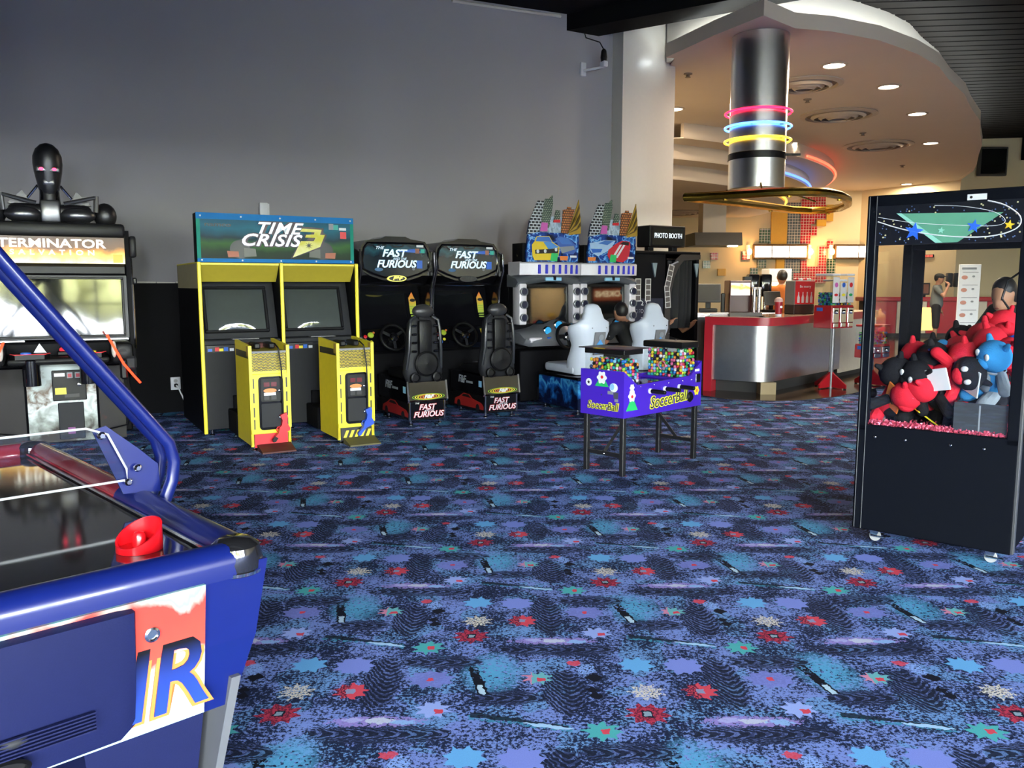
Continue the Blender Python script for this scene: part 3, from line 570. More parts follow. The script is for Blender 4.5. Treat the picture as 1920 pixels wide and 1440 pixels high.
MESHY = None
def gun_pedestal(s, tt, label, trough, kick, stripes, group='gun pedestals'):
    t = thing('gun_pedestal', label, 'gun pedestal', WP(s, tt), A30, group); w = .18
    MB().prism([(0, .05), (.54, .05), (.54, .93), (.0, .93)], -w, -w+.02, 'x').build('side_panel', YEL, t, 0); MB().prism([(0, .05), (.54, .05), (.54, .93), (.0, .93)], w-.02, w, 'x').build('side_panel', YEL, t, 0)
    MB().box(-w+.02, w-.02, .03, .53, .05, .86).build('core', BLKM, t, 0)
    for sx in (-1, 1):
        x = sx*(w-.012); MB().prism([(-.015, .86), (.54, .90), (.54, .985), (-.015, .955)], x-.013, x+.013, 'x').build('top_rail', YEL, t, 0)
        MB().box(x-.014, x+.014, -.018, .0, .2, .955).build('front_post', YEL, t, 0); MB().box(x-.012, x+.012, .0, .03, .04, .22).build('lower_post', YEL, t, 0)
        MB().prism([(-.012, .86), (-.012, .95), (.06, .95), (.06, .86)], x-.016, x+.016, 'x').build('corner_bracket', M('bracket_tan', srgb('#a68a3c'), .5), t, 0)
        leveler(t, sx*(w-.03), .02)
    MB().box(-w-.002, -w, .0, .5, .84, .90).build('side_slot', PK, t, 0)
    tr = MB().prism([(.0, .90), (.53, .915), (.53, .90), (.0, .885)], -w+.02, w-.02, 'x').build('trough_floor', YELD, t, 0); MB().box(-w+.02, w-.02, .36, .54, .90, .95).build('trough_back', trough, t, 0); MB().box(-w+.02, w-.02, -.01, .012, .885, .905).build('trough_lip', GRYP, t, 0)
    for x in (-.07, .06): MB().bev(x-.03, x+.03, .12, .34, .915, .97, .012, 1).build('gun_holster', BLK, t)
    # expanded-metal grille
    gr = MB().box(-w+.03, w-.03, .0, .012, .72, .88).build('grille_back', PK, t, 0); gm = MB()
    for k in range(11):
        z = .725+k*.0145
        for j in range(14):
            x = -w+.032+j*.0205+(.01 if k % 2 else 0)
            if x < w-.045: gm.add([(x, -.004, z), (x+.0095, -.004, z+.0055), (x+.019, -.004, z), (x+.0095, -.004, z-.0035)], [(0, 1, 2, 3)])
    g = MB(); 
    for k in range(12):
        z = .722+k*.0142; g.tube([(-w+.03+j*.02, -.003, z+(.005 if j % 2 else -.003)) for j in range(16)], .0026, 4)
    g.build('grille_mesh', YEL, t, 0)
    MB().bev(-w+.004, w-.004, -.012, .002, .155, .70, .004, 1).build('front_plate', YEL, t, 0); MB().box(-w+.02, w-.02, -.006, .004, .69, .725).build('front_rail', YEL, t, 0)
    for sx in (-1, 1):
        for z in (.2, .31, .44, .57): MB().box(sx*.148-.007, sx*.148+.007, -.0135, -.011, z, z+.09).build('vent_slot', PK, t, 0)
    dr = MB().prism(rrect(-.105, .115, .19, .675, .035), -.022, -.008, 'y').build('coin_door', BLKG, t, 0)
    MB().prism(rrect(-.085, .095, .45, .655, .01), -.027, -.02, 'y').build('coin_plate', BLK, dr, 0); MB().prism(rrect(-.085, .095, .215, .43, .01), -.027, -.02, 'y').build('cash_plate', DGRY, dr, 0)
    for x in (-.06, .005): MB().box(x, x+.05, -.032, -.026, .585, .625).build('coin_return', M('dark_red_window', srgb('#5c1a24'), .2), dr, 0); MB().box(x, x+.045, -.031, -.026, .465, .50).build('coin_cup', PK, dr, 0)
    poly(dr, circ(-.005, .548, .058, 20, .02), PO, -.027, .003, 'orange_sticker'); MB().box(-.06, .045, -.03, -.027, .505, .53).build('white_sticker', PW, dr, 0)
    for z in (.545, .3): MB().lathe([(.014, 0), (.014, .01), (.008, .014), (0, .014)], c=(.078, -.026, z), n=14, axis='y').build('lock', CHR, dr)
    k_ = MB().box(-w+.03, w-.03, .0, .014, .03, .16).build('kick_plate', kick, t, 0)
    if stripes:
        for j in range(5): x = -.13+j*.055; poly(t, [(x, .055), (x+.028, .055), (x+.058, .125), (x+.03, .125)], PY, -.001, .003, 'hazard_stripe')
    MB().prism([(-.2, .004), (-.005, .004), (-.005, .06), (-.02, .06), (-.2, .018)], -.13, .17, 'x').build('foot_pedal', M('pedal_rust', srgb('#4d241f'), .6) if not stripes else M('pedal_olive', srgb('#55512f'), .6), t, 0)
    return t
TRR = M('trough_red', srgb('#6a2a22'), .5); TRB = M('trough_blue', srgb('#38506a'), .5)
gun_pedestal(.645, 2.86, 'yellow gun pedestal with solid red kick plate, red gun hanging on it', TRR, RED, False)
gun_pedestal(1.43, 2.92, 'yellow gun pedestal with hazard-striped kick plate, blue gun hanging on it', TRB, PK, True)
def light_gun(s, tt, mat, label, flip, dz):
    t = thing('light_gun', label, 'toy gun', WP(s, tt), A30, 'light guns on cords')
    o = [(510, 915), (570, 895), (577, 930), (572, 995), (597, 1040), (592, 1062), (520, 1092), (486, 1128), (462, 1112), (492, 1078), (500, 1032), (522, 1008), (528, 962)]
    f = lambda p: ((p[0]-520)*.00098+.08, (1030-p[1])*.00098+.21+dz)
    MB().prism([f(p) for p in o], -.072, -.030, 'y').build('body', mat, t, 0); MB().prism([f(p) for p in ((486, 1128), (462, 1112), (435, 1140), (440, 1165), (462, 1162))], -.068, -.034, 'y').build('muzzle', BLK if not flip else mat, t, 0)
    c = f((515, 1040)); g = MB().tube([(c[0]-.012+.028*math.cos(a), -.05, c[1]-.01+.028*math.sin(a)) for a in (.4, 1.2, 2.2, 3.2, 4.0)], .005, 6).build('trigger_guard', mat, t)
    e = f((540, 905)); MB().tube([(e[0], -.05, e[1]), (e[0]+.0, -.06, e[1]+.2), (e[0]-.005, -.055, e[1]+.42), (e[0]-.02, -.03, .93), (e[0]-.03, .06, .965)], .0065, 8).build('cord', BLK, t)
    return t
light_gun(.645, 2.86, RED, 'red light gun hanging by its cord on the pedestal with red kick plate', False, 0)
light_gun(1.43, 2.92, BLU, 'blue light gun hanging by its cord on the hazard-striped pedestal', True, 0.0)

# ---------------------------------------------------------------- racing cabinets in black, street-race theme
NEO = M('lit_white_letter', (.7, .85, .95), .4, em=(.7, .88, 1), es=.55)
def street_racer(s, tt, label, lit):
    t = thing('racing_arcade_cabinet', label, 'arcade machine', WP(s, tt), A30, 'black street racing cabinets')
    # seat plinth
    lo = MB().bev(-.205, .205, .03, .85, .06, .26, .006, 1).build('seat_plinth', BLK, t, 0); up = MB().prism([(0, .275), (.02, .255), (.85, .255), (.85, .49), (.035, .47)], -.23, .23, 'x').build('seat_box', BLKG, t, 0)
    for x in (-.235, .215): MB().prism([(-.008, .275), (.015, .25), (.04, .25), (.05, .48), (.028, .48)], x, x+.02, 'x').build('chrome_edge', CHR, t, 0)
    for x in (-.212, .192): MB().bev(x, x+.02, .016, .04, .055, .262, .004, 1).build('chrome_edge', CHR, t, 0)
    MB().prism([(-.006, .278), (.012, .277), (.04, .465), (.022, .467)], -.212, .212, 'x').build('bronze_panel', M('bronze_mirror', srgb('#4a463c'), .22, .6), t, 0)
    for k in range(5):
        rx, rz_ = .19-k*.03, .034-k*.004; pts = circ(0, 0, rx, 28, rz_)+[(0, 0)]*0; inner = circ(0, 0, rx-.012, 28, rz_-.0028)
        mb = MB(); n = 28
        for q in (pts, inner):
            for x, z in q: mb.v.append((x, -.012, z+.312))
        for i in range(n): mb.f.append([i, (i+1) % n, n+(i+1) % n, n+i])
        mb.build('ring_print', (PG, PY, PY, PO, PO)[k] if k else M('ring_green', srgb('#7fae2c'), .4), t, 0)
    text(t, 'F&F', .05, (0, -.016, .312), PW, shear=.3, bold=.003, sx=1.3)
    pl = MB().box(-.19, .19, .022, .03, .075, .25).build('front_plate', BLKG, t, 0); RO = M('letter_red', srgb('#b01c28'), .4)
    for sx_, sz, x, z in (('FAST', .082, -.005, .195), ('FURIOUS', .082, .01, .117)):
        text(t, sx_, sz, (x, .019, z), RO, shear=.25, bold=.005, sx=1.05); text(t, sx_, sz, (x, .016, z), PW, shear=.25, bold=.001, sx=1.05)
    for sx_, x, z in (('THE', -.12, .24), ('AND THE', .02, .156)): text(t, sx_, .026, (x, .018, z), PW, shear=.25)
    for x in (-.17, .17):
        for y in (.08, .7): leveler(t, x, y)
    # side prints of the seat box (seen on its left flank)
    text(t, 'F&F', .12, (-.232, .55, .40), PGY, rot=(PI/2, 0, -PI/2), shear=.2, bold=.003)
    carp_ = [(.80, .10), (.78, .15), (.66, .19), (.56, .235), (.42, .235), (.33, .19), (.12, .165), (.06, .13), (.07, .09), (.8, .08)]
    CARR = M('print_race_red', srgb('#9c2420'), .4); MB().prism(carp_, -.2085, -.2055, 'x').build('red_car_print', CARR, t, 0); MB().prism([(.55, .225), (.43, .225), (.36, .192), (.6, .195)], -.2095, -.2085, 'x').build('car_window_print', PK, t, 0)
    for y in (.68, .2): MB().prism([(y+.045*math.cos(a*PI/8), .1+.045*math.sin(a*PI/8)) for a in range(16)], -.2098, -.2085, 'x').build('car_wheel_print', PK, t, 0)
    MB().box(-.2325, -.23, .28, .44, .37, .395).build('side_sticker', PGY, t, 0); MB().box(-.2325, -.23, .06, .13, .35, .42).build('side_sticker', PLB, t, 0)
    # seat seen from behind
    MB().bev(-.2, .2, .17, .68, .48, .58, .04, 2).build('seat_cushion', BLK, t)
    rings = []
    for z, w_, d_, y0 in ((.47, .19, .10, .10), (.55, .225, .13, .09), (.66, .22, .12, .09), (.80, .185, .10, .10), (.96, .175, .09, .10), (1.08, .165, .085, .10), (1.14, .13, .07, .11), (1.17, .07, .05, .12)):
        rings.append([(w_*math.copysign(abs(math.cos(a))**.6, math.cos(a)), y0+.05+d_*.6*math.copysign(abs(math.sin(a))**.6, math.sin(a)), z) for a in [2*PI*i/20 for i in range(20)]])
    sb = MB().loft(rings).build('seat_back', DGRY, t, 60)
    MB().ell((0, .11, 1.215), .125, .06, .075, 18, 10).build('headrest', M('headrest_vinyl', (.03, .03, .032), .35), t); MB().box(-.05, .05, .09, .15, 1.13, 1.2).build('headrest_neck', BLK, t)
    MB().bev(-.075, .075, .035, .1, .74, 1.12, .02, 2).build('back_spine', BLK, t)
    MB().lathe([(.135, 0), (.135, .02), (.12, .03), (.115, .022), (.02, .026), (0, .03)], c=(0, .03, .66), n=32, axis='y').build('speaker_cover', BLK, t)
    for sx in (-1, 1):
        MB().lathe([(.055, 0), (.055, .03), (.04, .035), (.035, .02), (0, .02)], c=(sx*.125, .05, .515), n=18, axis='y').build('pivot_boss', BLK, t)
        MB().tube([(sx*.2, .1, .6), (sx*.185, .06, .8), (sx*.175, .06, 1.0), (sx*.16, .07, 1.12), (sx*.1, .09, 1.16)], .018, 8).build('side_bolster', M('bolster_vinyl', (.022, .024, .028), .3), t)
        for z in (.78, .87, .96, 1.05): MB().bev(sx*.125-.03, sx*.125+.03, .045, .06, z, z+.025, .008, 1).build('back_rib', BLKG, t)
    # rail joining seat to cabinet, pedals
    MB().bev(-.2, .2, .85, 1.05, .05, .2, .01, 1).build('seat_rail', BLK, t, 0); MB().bev(-.12, .12, .93, 1.0, .22, .34, .01, 1).build('pedals', STL, t, 0)
    # main cabinet
    MB().bev(-.43, .43, 1.0, 1.95, .04, .72, .01, 1).build('lower_body', BLKM, t, 0); MB().bev(-.43, .43, 1.25, 1.95, .72, 1.62, .01, 1).build('rear_body', BLKM, t, 0)
    for k in range(5): MB().box(.14, .34, .994, 1.0, .42+k*.03, .43+k*.03).build('speaker_slot', PK, t, 0)
    MB().prism([(.98, .70), (.86, .74), (.84, .80), (.98, .985), (1.3, 1.0), (1.3, .70)], -.42, .42, 'x').build('dashboard', BLKG, t, 0)
    Md = Matrix.Translation((0, .91, .89)) @ Matrix.Rotation(-math.radians(37), 4, 'X')
    for x, z, r, m_ in ((-.355, .02, .022, PR), (-.285, .04, .036, M('button_lime', srgb('#b4c83c'), .4)), (-.36, -.04, .02, PW), (-.30, -.055, .018, PY), (-.35, -.09, .02, PB), (-.245, .07, .014, PO)): MB().lathe([(r, 0), (r, .012), (r*.6, .018), (0, .018)], n=16, axis='y').xf(Md @ Matrix.Translation((x, 0, z))).build('dash_button', m_, t)
    MB().box(.22, .38, -.003, .002, -.08, .09).xf(Md).build('dash_art', ramp_mat('dash_flames', [(0, (.01, .01, .01)), (.45, srgb('#a83a18')), (.6, srgb('#d8b83a')), (.75, srgb('#3f6b2a')), (1, (.01, .01, .01))], 'Z', 5, -4.1, .3, 1.2, 14), t, 0)
    Mw = Matrix.Translation((-.06, .80, .90)) @ Matrix.Rotation(-math.radians(24), 4, 'X')
    wh = MB().tube([(.15*math.cos(2*PI*i/32), 0, .15*math.sin(2*PI*i/32)) for i in range(32)], .017, 10, closed=True).xf(Mw).build('steering_wheel', BLK, t)
    for a in (90, 210, 330): MB().bev(.03, .145, -.01, .006, -.018, .018, .006, 1).xf(Mw @ Matrix.Rotation(math.radians(a), 4, 'Y')).build('wheel_spoke', DGRY, wh)
    MB().lathe([(.055, 0), (.053, .02), (.035, .04), (.0, .047)], n=24, axis='y').xf(Mw).build('wheel_hub', CHR, wh); MB().cyl((0, 0, 0), (0, .16, 0), .03, 12).xf(Mw).build('steering_column', BLK, wh)
    # screen and its surround
    Ms = tiltX(-.07, 1.13, 1.21, 14); MB().prism([(1.05, .98), (1.19, 1.47), (1.3, 1.47), (1.3, .98)], -.42, .42, 'x').build('screen_surround', BLKG, t, 0)
    MB().box(-.30, .30, -.012, .0, -.215, .215).xf(Ms).build('screen', SCRN, t, 0); frame_bars(.60, .43, .016, .018, .004).xf(Ms).build('screen_frame', BLKG, t, 0)
    DEC = ramp_mat('lime_card', [(0, srgb('#8aa63c')), (.5, srgb('#c8c848')), (.8, srgb('#e08a3c')), (1, srgb('#d8402c'))], 'Z', 2.4, -2.45, .35, .3, 9)
    MB().prism([(.285, -.16), (.36, -.14), (.375, .08), (.33, .2), (.285, .13)], -.016, -.012, 'y').xf(Ms @ Matrix.Translation((.06, 0, 0))).build('instruction_decal', DEC, t, 0)
    poly(t, circ(.392, .10, .035, 18, .02), PK, -.017, .001, 'decal_badge', Ms)
    for k in range(6): poly(t, [(.352, .03-k*.028), (.425, .03-k*.028), (.42, .016-k*.028), (.352, .016-k*.028)], M('print_lime', srgb('#9db548'), .4), -.0175, .001, 'decal_line', Ms)
    # hood, header, side pillars
    MB().prism([(1.28, 1.45), (.98, 1.50), (.86, 1.60), (.86, 1.66), (1.3, 1.66)], -.42, .42, 'x').build('hood', BLKG, t, 0); MB().tube([(-.4, .985, 1.495), (0, .955, 1.485), (.4, .985, 1.495)], .009, 6).build('hood_chrome', CHR, t)
    hd = [(-.30, 1.59), (-.16, 1.545), (.16, 1.545), (.30, 1.59), (.42, 1.65), (.435, 1.76), (.41, 1.92), (.36, 1.985), (.18, 2.01), (.12, 2.035), (-.12, 2.035), (-.18, 2.01), (-.36, 1.985), (-.41, 1.92), (-.435, 1.76), (-.42, 1.65)]
    MB().prism(hd, .84, 1.22, 'y').build('header', BLKG, t, 40)
    inn = [(x*.90, 1.79+(z-1.79)*.80) for x, z in hd if z < 2.0]
    MB().prism(inn, .832, .845, 'y').build('header_art', ramp_mat('street_art', [(0, (.01, .015, .02)), (.45, srgb('#0d1f2c')), (.62, srgb('#1d4a58')), (.75, srgb('#0a1420')), (1, srgb('#2a6a78'))], 'Z', 2.4, -3.9, .12, .6, 5, es=.10, coat=.8), t, 0)
    hr = MB().tube([(x*.93, .838, 1.79+(z-1.79)*.87) for x, z in hd if z < 2.0], .012, 6, closed=True).build('header_rim', BLKG, t)
    for sx_, sz, x, z in (('FAST', .115, -.03, 1.845), ('FURIOUS', .115, .0, 1.725)): text(t, sx_, sz, (x, .828, z), NEO, shear=.28, bold=.003, sx=1.12 if sx_ == 'FAST' else 1.02)
    text(t, 'THE', .045, (-.20, .828, 1.905), NEO, shear=.28, sx=1.2); text(t, 'AND THE', .038, (.04, .828, 1.785), NEO, shear=.28)
    poly(t, [(-.02, 1.87), (.22, 1.90), (.34, 1.86), (.2, 1.86)], PB, .831, .002, 'blue_streak'); poly(t, circ(-.21, 1.665, .05, 16, .02), M('print_dim_blue', srgb('#2a5a88'), .4), .831, .002, 'print_badge')
    for x0, x1, z0, z1, m_ in ((.25, .335, 1.92, 1.945, PW), (.235, .285, 1.85, 1.905, M('sticker_brown', srgb('#94624e'), .5)), (.30, .35, 1.855, 1.90, PT), (.25, .32, 1.68, 1.77, PB)): MB().box(x0, x1, .8285, .831, z0, z1).build('sticker', m_, t, 0)
    MB().lathe([(.018, 0), (.018, .004), (0, .006)], c=(.21, .83, 1.675), n=14, axis='y').build('lock', GRYP, t)
    bm_ = M('badge_lit', srgb('#f0e86a'), .4, em=srgb('#f4ec70'), es=.8) if lit else M('badge_dark', (.02, .02, .02), .3)
    bg = MB().prism(circ(0, 1.565, .115, 28, .036), .812, .84, 'y').build('badge', bm_, t, 0); MB().prism(circ(0, 1.565, .098, 28, .028), .809, .813, 'y').build('badge_center', PK, bg, 0); text(t, 'F&F', .052, (0, .806, 1.566), bm_, shear=.3, bold=.003, sx=1.3, name='badge_lettering')
    for sx in (-1, 1):
        pr = [(.98, .72), (.86, .74), (.82, .95), (.88, 1.2), (.86, 1.45), (.76, 1.66), (.78, 1.86), (.9, 1.9), (1.25, 1.6), (1.3, .75)]
        x = sx*.445; pil = MB().prism(pr, x-.018, x+.018, 'x').build('side_pillar', BLKG, t, 0)
        MB().tube([(x, y-.004, z) for y, z in pr[1:7]], .009, 6).build('pillar_trim', M('pillar_trim', (.10, .10, .12), .2, .8), pil); MB().bev(x-.02, x+.02, .80, .835, .70, .92, .006, 1).build('pillar_chrome', CHR, pil, 0)
    return t
street_racer(2.43, 2.36, 'black street racing cabinet beside the yellow shooter, glowing yellow oval badge', True)
street_racer(3.37, 2.30, 'black street racing cabinet with dark oval badge, beside the skyline racers', False)

# ---------------------------------------------------------------- racing cabinets with skyline toppers and white seats
SILV = M('silver_paint', (.42, .44, .46), .28, .6); WBAND = M('pearl_white', srgb('#d7d3d6'), .3, coat=.4)
def skyline_racer(s, tt, label, second):
    t = thing('racing_arcade_cabinet', label, 'arcade machine', WP(s, tt), A30, 'skyline racing cabinets')
    FL = ramp_mat('blue_flames', [(0, (.004, .006, .02)), (.35, (.006, .012, .05)), (.52, srgb('#1f62b4')), (.62, srgb('#4aa6dc')), (.72, srgb('#123a86')), (1, (.01, .02, .07))], 'Z', 1.6, .1, .2, 1.5, 5)
    MB().bev(-.27, .27, .0, .86, .06, .40, .008, 1).build('seat_base', FL, t, 0); MB().bev(-.28, .28, -.01, .87, .40, .44, .008, 1).build('seat_base_top', BLKG, t, 0)
    for x in (-.22, .22):
        for y in (.08, .78): leveler(t, x, y)
    SW = M('white_seat_shell', srgb('#d0d8e2'), .3, var=.02)
    MB().bev(-.22, .22, .2, .82, .45, .56, .04, 2).build('seat_cushion', SW, t)
    rings = []
    for z, w_, d_, y0 in ((.45, .19, .10, .16), (.52, .22, .12, .14), (.62, .235, .12, .11), (.72, .215, .10, .09), (.80, .205, .09, .075), (.88, .245, .10, .06), (.96, .275, .11, .05), (1.02, .27, .105, .045), (1.06, .22, .09, .045), (1.10, .15, .08, .05), (1.16, .125, .075, .055), (1.22, .11, .07, .065), (1.26, .08, .055, .075), (1.275, .03, .03, .085)):
        rings.append([(w_*math.copysign(abs(math.cos(a))**.7, math.cos(a)), y0+.06+d_*.75*math.copysign(abs(math.sin(a))**.7, math.sin(a))+(.10*(abs(math.cos(a))**3) if .5 < z < 1.05 else 0), z) for a in [2*PI*i/24 for i in range(24)]])
    MB().loft(rings).build('seat_back', SW, t, 70)
    Mb = Matrix.Translation((.05, .042, .83)) @ Matrix.Rotation(math.radians(9), 4, 'X')
    MB().bev(-.075, .075, -.012, .01, -.15, .12, .005, 1).xf(Mb).build('back_panel', GRYP, t, 0); MB().prism([(-.05, -.13), (.05, -.13), (.045, -.02), (.0, .04), (-.045, -.02)], -.016, -.012, 'y').xf(Mb).build('panel_print', M('print_sky', srgb('#4f93d4'), .4), t, 0); MB().prism(circ(.01, .06, .035, 14), -.016, -.012, 'y').xf(Mb).build('panel_print', PGY, t, 0)
    for x, z in ((-.08, 1.0), (.12, 1.0), (-.1, .72), (.16, .9)): bolt(t, x, .0, z, .007, GRYP)
    # cabinet
    MB().bev(-.44, .44, 1.02, 1.95, .05, .68, .01, 1).build('lower_body', BLKM, t, 0); MB().bev(-.44, .44, 1.3, 1.95, .68, 1.75, .01, 1).build('rear_body', BLKM, t, 0)
    MB().bev(-.2, .2, .86, 1.02, .06, .22, .01, 1).build('pedal_box', DGRY, t, 0); MB().bev(-.09, .05, .9, .96, .24, .36, .01, 1).build('pedals', STL, t, 0)
    # silver dash like a car front
    rg = []
    for x in [-.45+.9*i/14 for i in range(15)]:
        u_ = x/.45; top = .90+.13*math.exp(-((x-.12)/.2)**2)+.02*(1-u_*u_); fr = .86-.05*(1-u_*u_); lo = .76 if abs(u_) < .9 else .79
        rg.append([(x, 1.3, lo), (x, fr+.06, lo-.02), (x, fr, lo+.05), (x, fr+.05, top-.06), (x, fr+.16, top), (x, 1.3, top+.02)])
    MB().loft(rg).build('dashboard', SILV, t, 50); MB().bev(-.40, -.05, .845, .90, .79, .85, .015, 1).build('dash_bumper', WBAND, t); MB().bev(-.16, -.1, .83, .86, .83, .855, .004, 1).build('dash_badge', PB, t, 0)
    GAU = M('gauge_cyan', srgb('#3aa4d8'), .3, em=srgb('#2a98d8'), es=.5)
    for x, z, r in ((-.13, .93, .055), (.03, .99, .065), (.2, .97, .05)):
        g = MB().lathe([(r, 0), (r*1.02, .03), (r*.86, .035), (r*.84, .02)], c=(x, .90, z), n=24, axis='y', cap=False).build('gauge', CHR, t); MB().lathe([(r*.86, .018), (r*.86, .024)], c=(x, .90, z), n=22, axis='y').build('gauge_face', GAU, g, 0)
    MB().box(.30, .42, .845, .86, .80, .93).build('dash_print', ramp_mat('dash_orange', [(0, (.01, .01, .01)), (.5, srgb('#c8642c')), (1, (.02, .01, .01))], 'X', 6, -1.6, .3, 1.4, 20), t, 0)
    Mw = Matrix.Translation((.09, .76, .86)) @ Matrix.Rotation(-math.radians(18), 4, 'X')
    wh = MB().tube([(.155*math.cos(2*PI*i/32), 0, .155*math.sin(2*PI*i/32)) for i in range(32)], .021, 10, closed=True).xf(Mw).build('steering_wheel', BLK, t)
    for a in (0, 90, 180): MB().bev(.03, .15, -.012, .008, -.025, .025, .008, 1).xf(Mw @ Matrix.Rotation(math.radians(a), 4, 'Y')).build('wheel_spoke', DGRY, wh)
    MB().lathe([(.06, 0), (.057, .02), (.035, .04), (.0, .045)], n=24, axis='y').xf(Mw).build('wheel_hub', CHR, wh); MB().cyl((0, 0, 0), (0, .2, 0), .035, 12).xf(Mw).build('steering_column', BLK, wh)
    # screen between two white speaker pods
    MB().prism([(1.12, 1.0), (1.135, 1.50), (1.3, 1.50), (1.3, 1.0)], -.44, .44, 'x').build('screen_surround', BLK, t, 0); Ms = tiltX(0, 1.118, 1.24, 1.5); MB().box(-.31, .31, -.012, .0, -.23, .23).xf(Ms).build('screen', SCRN, t, 0)
    for sx in (-1, 1):
        x = sx*.395; pod = MB().bev(x-.055, x+.055, 1.02, 1.2, 1.0, 1.51, .02, 2).build('speaker_pod', WBAND, t)
        for z in (1.09, 1.25, 1.41):
            c_ = MB().lathe([(.05, -.002), (.052, .03), (.044, .036), (.04, .02)], c=(x, 1.02, z), n=22, axis='y', cap=False).build('speaker_ring', SILV, pod); MB().lathe([(.044, .015), (.02, .004), (0, .012)], c=(x, 1.02, z), n=20, axis='y').build('speaker_cone', M('speaker_navy', (.008, .010, .03), .35), pod)
    # gray brow and pearl band with blue slots
    rg = []
    for i in range(17):
        x = -.47+.94*i/16; u_ = x/.47; yf = .93+.10*u_*u_; zl = 1.56-.07*u_*u_; rg.append([(x, 1.3, zl-.02), (x, yf+.06, zl-.03), (x, yf, zl+.03), (x, yf+.05, zl+.075), (x, 1.3, 1.62)])
    MB().loft(rg).build('brow', M('brow_grey', (.10, .11, .12), .35), t, 50); MB().box(-.13, .1, .925, .95, 1.545, 1.585).build('brow_light', M('brow_cyan', srgb('#8fc9e6'), .3), t, 0); MB().bev(-.02, .02, .915, .95, 1.55, 1.60, .006, 1).build('brow_latch', BLK, t, 0)
    rg = []
    for i in range(17): x = -.45+.9*i/16; u_ = x/.45; yf = .93+.09*u_*u_; rg.append([(x, 1.3, 1.60), (x, yf, 1.615), (x, yf-.005, 1.755), (x, yf+.02, 1.775), (x, 1.3, 1.775)])
    MB().loft(rg).build('light_band', WBAND, t, 50)
    SL = M('slot_blue', srgb('#2a2f9c'), .2, em=srgb('#2830c8'), es=.25)
    for k in range(7): x = -.21+k*.096; yf = .93+.09*(x/.45)**2; MB().bev(x-.019, x+.019, yf-.012, yf+.01, 1.63, 1.74, .005, 1).build('band_slot', SL, t, 0)
    # printed header board and skyline cut-out
    def q(p): return ((p[0]-475)*.00096, 1.775+(975-p[1])*.00086)
    MB().box(-.42, .42, 1.0, 1.25, 1.77, 2.0).build('header_back', BLKM, t, 0)
    AB = ramp_mat('lightning_art', [(0, srgb('#0a1230')), (.38, srgb('#10307c')), (.5, srgb('#3f8ee0')), (.56, srgb('#a8d4f4')), (.62, srgb('#1c4aa8')), (1, srgb('#0a1030'))], 'Z', .6, -.65, .3, 2.4, 8)
    MB().prism([q(p) for p in ((70, 975), (60, 900), (90, 600), (140, 560), (860, 560), (870, 640), (850, 975))], .955, .985, 'y').build('header_board', AB, t, 0)
    def facade(key, c1, c2, mort, w, h, ms, rot):
        if key in MATS: return MATS[key]
        m, nt, bs = _new(key); br = nt.nodes.new('ShaderNodeTexBrick'); tc = nt.nodes.new('ShaderNodeTexCoord'); mp = nt.nodes.new('ShaderNodeMapping'); mp.inputs['Rotation'].default_value = (-PI/2, math.radians(rot), 0)
        nt.links.new(tc.outputs['Object'], mp.inputs[0]); nt.links.new(mp.outputs[0], br.inputs['Vector']); br.inputs['Scale'].default_value = 1
        for n_, c_ in (('Color1', c1), ('Color2', c2), ('Mortar', mort)): br.inputs[n_].default_value = (*srgb(c_), 1)
        br.inputs['Brick Width'].default_value = w; br.inputs['Row Height'].default_value = h; br.inputs['Mortar Size'].default_value = ms; nt.links.new(br.outputs['Color'], bs.inputs['Base Color']); bs.inputs['Roughness'].default_value = .45; MATS[key] = m; return m
    NIT = facade('night_tower', '#101418', '#22282c', '#c4ccd2', .052, .036, .006, 14)
    TW = facade('green_tower', '#6f8270', '#8f9a86', '#2a3a34', .03, .022, .005, -4); STR = ramp_mat('city_street', [(0, srgb('#2a3c58')), (.5, srgb('#b8ccdc')), (1, srgb('#46607c'))], 'X', 2, .5, .5, 1.6, 14)
    poly(t, [q(p) for p in ((80, 590), (120, 400), (460, 330), (620, 330), (890, 300), (885, 570), (680, 600), (400, 590))], STR, .985, .018, 'skyline_street')
    poly(t, [q(p) for p in ((85, 590), (120, 390), (150, 310), (235, 120), (330, 120), (300, 300), (280, 470), (240, 560))], NIT, .965, .012, 'skyline_tower')
    poly(t, [q(p) for p in ((330, 125), (350, 88), (405, 85), (455, 35), (462, 150), (435, 330), (400, 500), (300, 440), (300, 300))], TW, .967, .014, 'skyline_tower')
    poly(t, [q(p) for p in ((290, 420), (380, 425), (375, 545), (265, 545))], PPK, .952, .004, 'pink_billboard')
    poly(t, [q(p) for p in ((470, 410), (510, 235), (575, 245), (575, 400))], TW, .967, .012, 'skyline_tower'); poly(t, [q(p) for p in ((470, 380), (575, 370), (570, 415), (468, 415))], PR, .954, .004, 'red_awning')
    OT = facade('amber_tower', '#b8643a', '#d88a4a', '#4a2c18', .028, .03, .006, 0); poly(t, [q(p) for p in ((590, 560), (620, 230), (680, 215), (685, 185), (740, 185), (745, 215), (800, 215), (700, 570))], OT, .966, .012, 'skyline_tower')
    for k in range(6):
        a0, a1 = 862-k*2, 880+k*3; y0 = 75+k*62; GL = M('gold_facade', srgb('#a8862c'), .35) if k % 2 == 0 else M('dark_gold_facade', srgb('#57431a'), .4)
        poly(t, [q(p) for p in ((680+k*1, 575-k*2), (700+k*26, 540-k*6), (855+k*6, y0), (862+k*6, y0+62))], GL, .954-.0005*k, .01, 'gold_beam')
    poly(t, [q(p) for p in ((700, 590), (890, 310), (895, 560))], M('gold_facade', srgb('#a8862c'), .35), .957, .004, 'gold_panel')
    def car(pts, mat, y, nm='car_print'): poly(t, [q(p) for p in pts], mat, y, .003, nm)
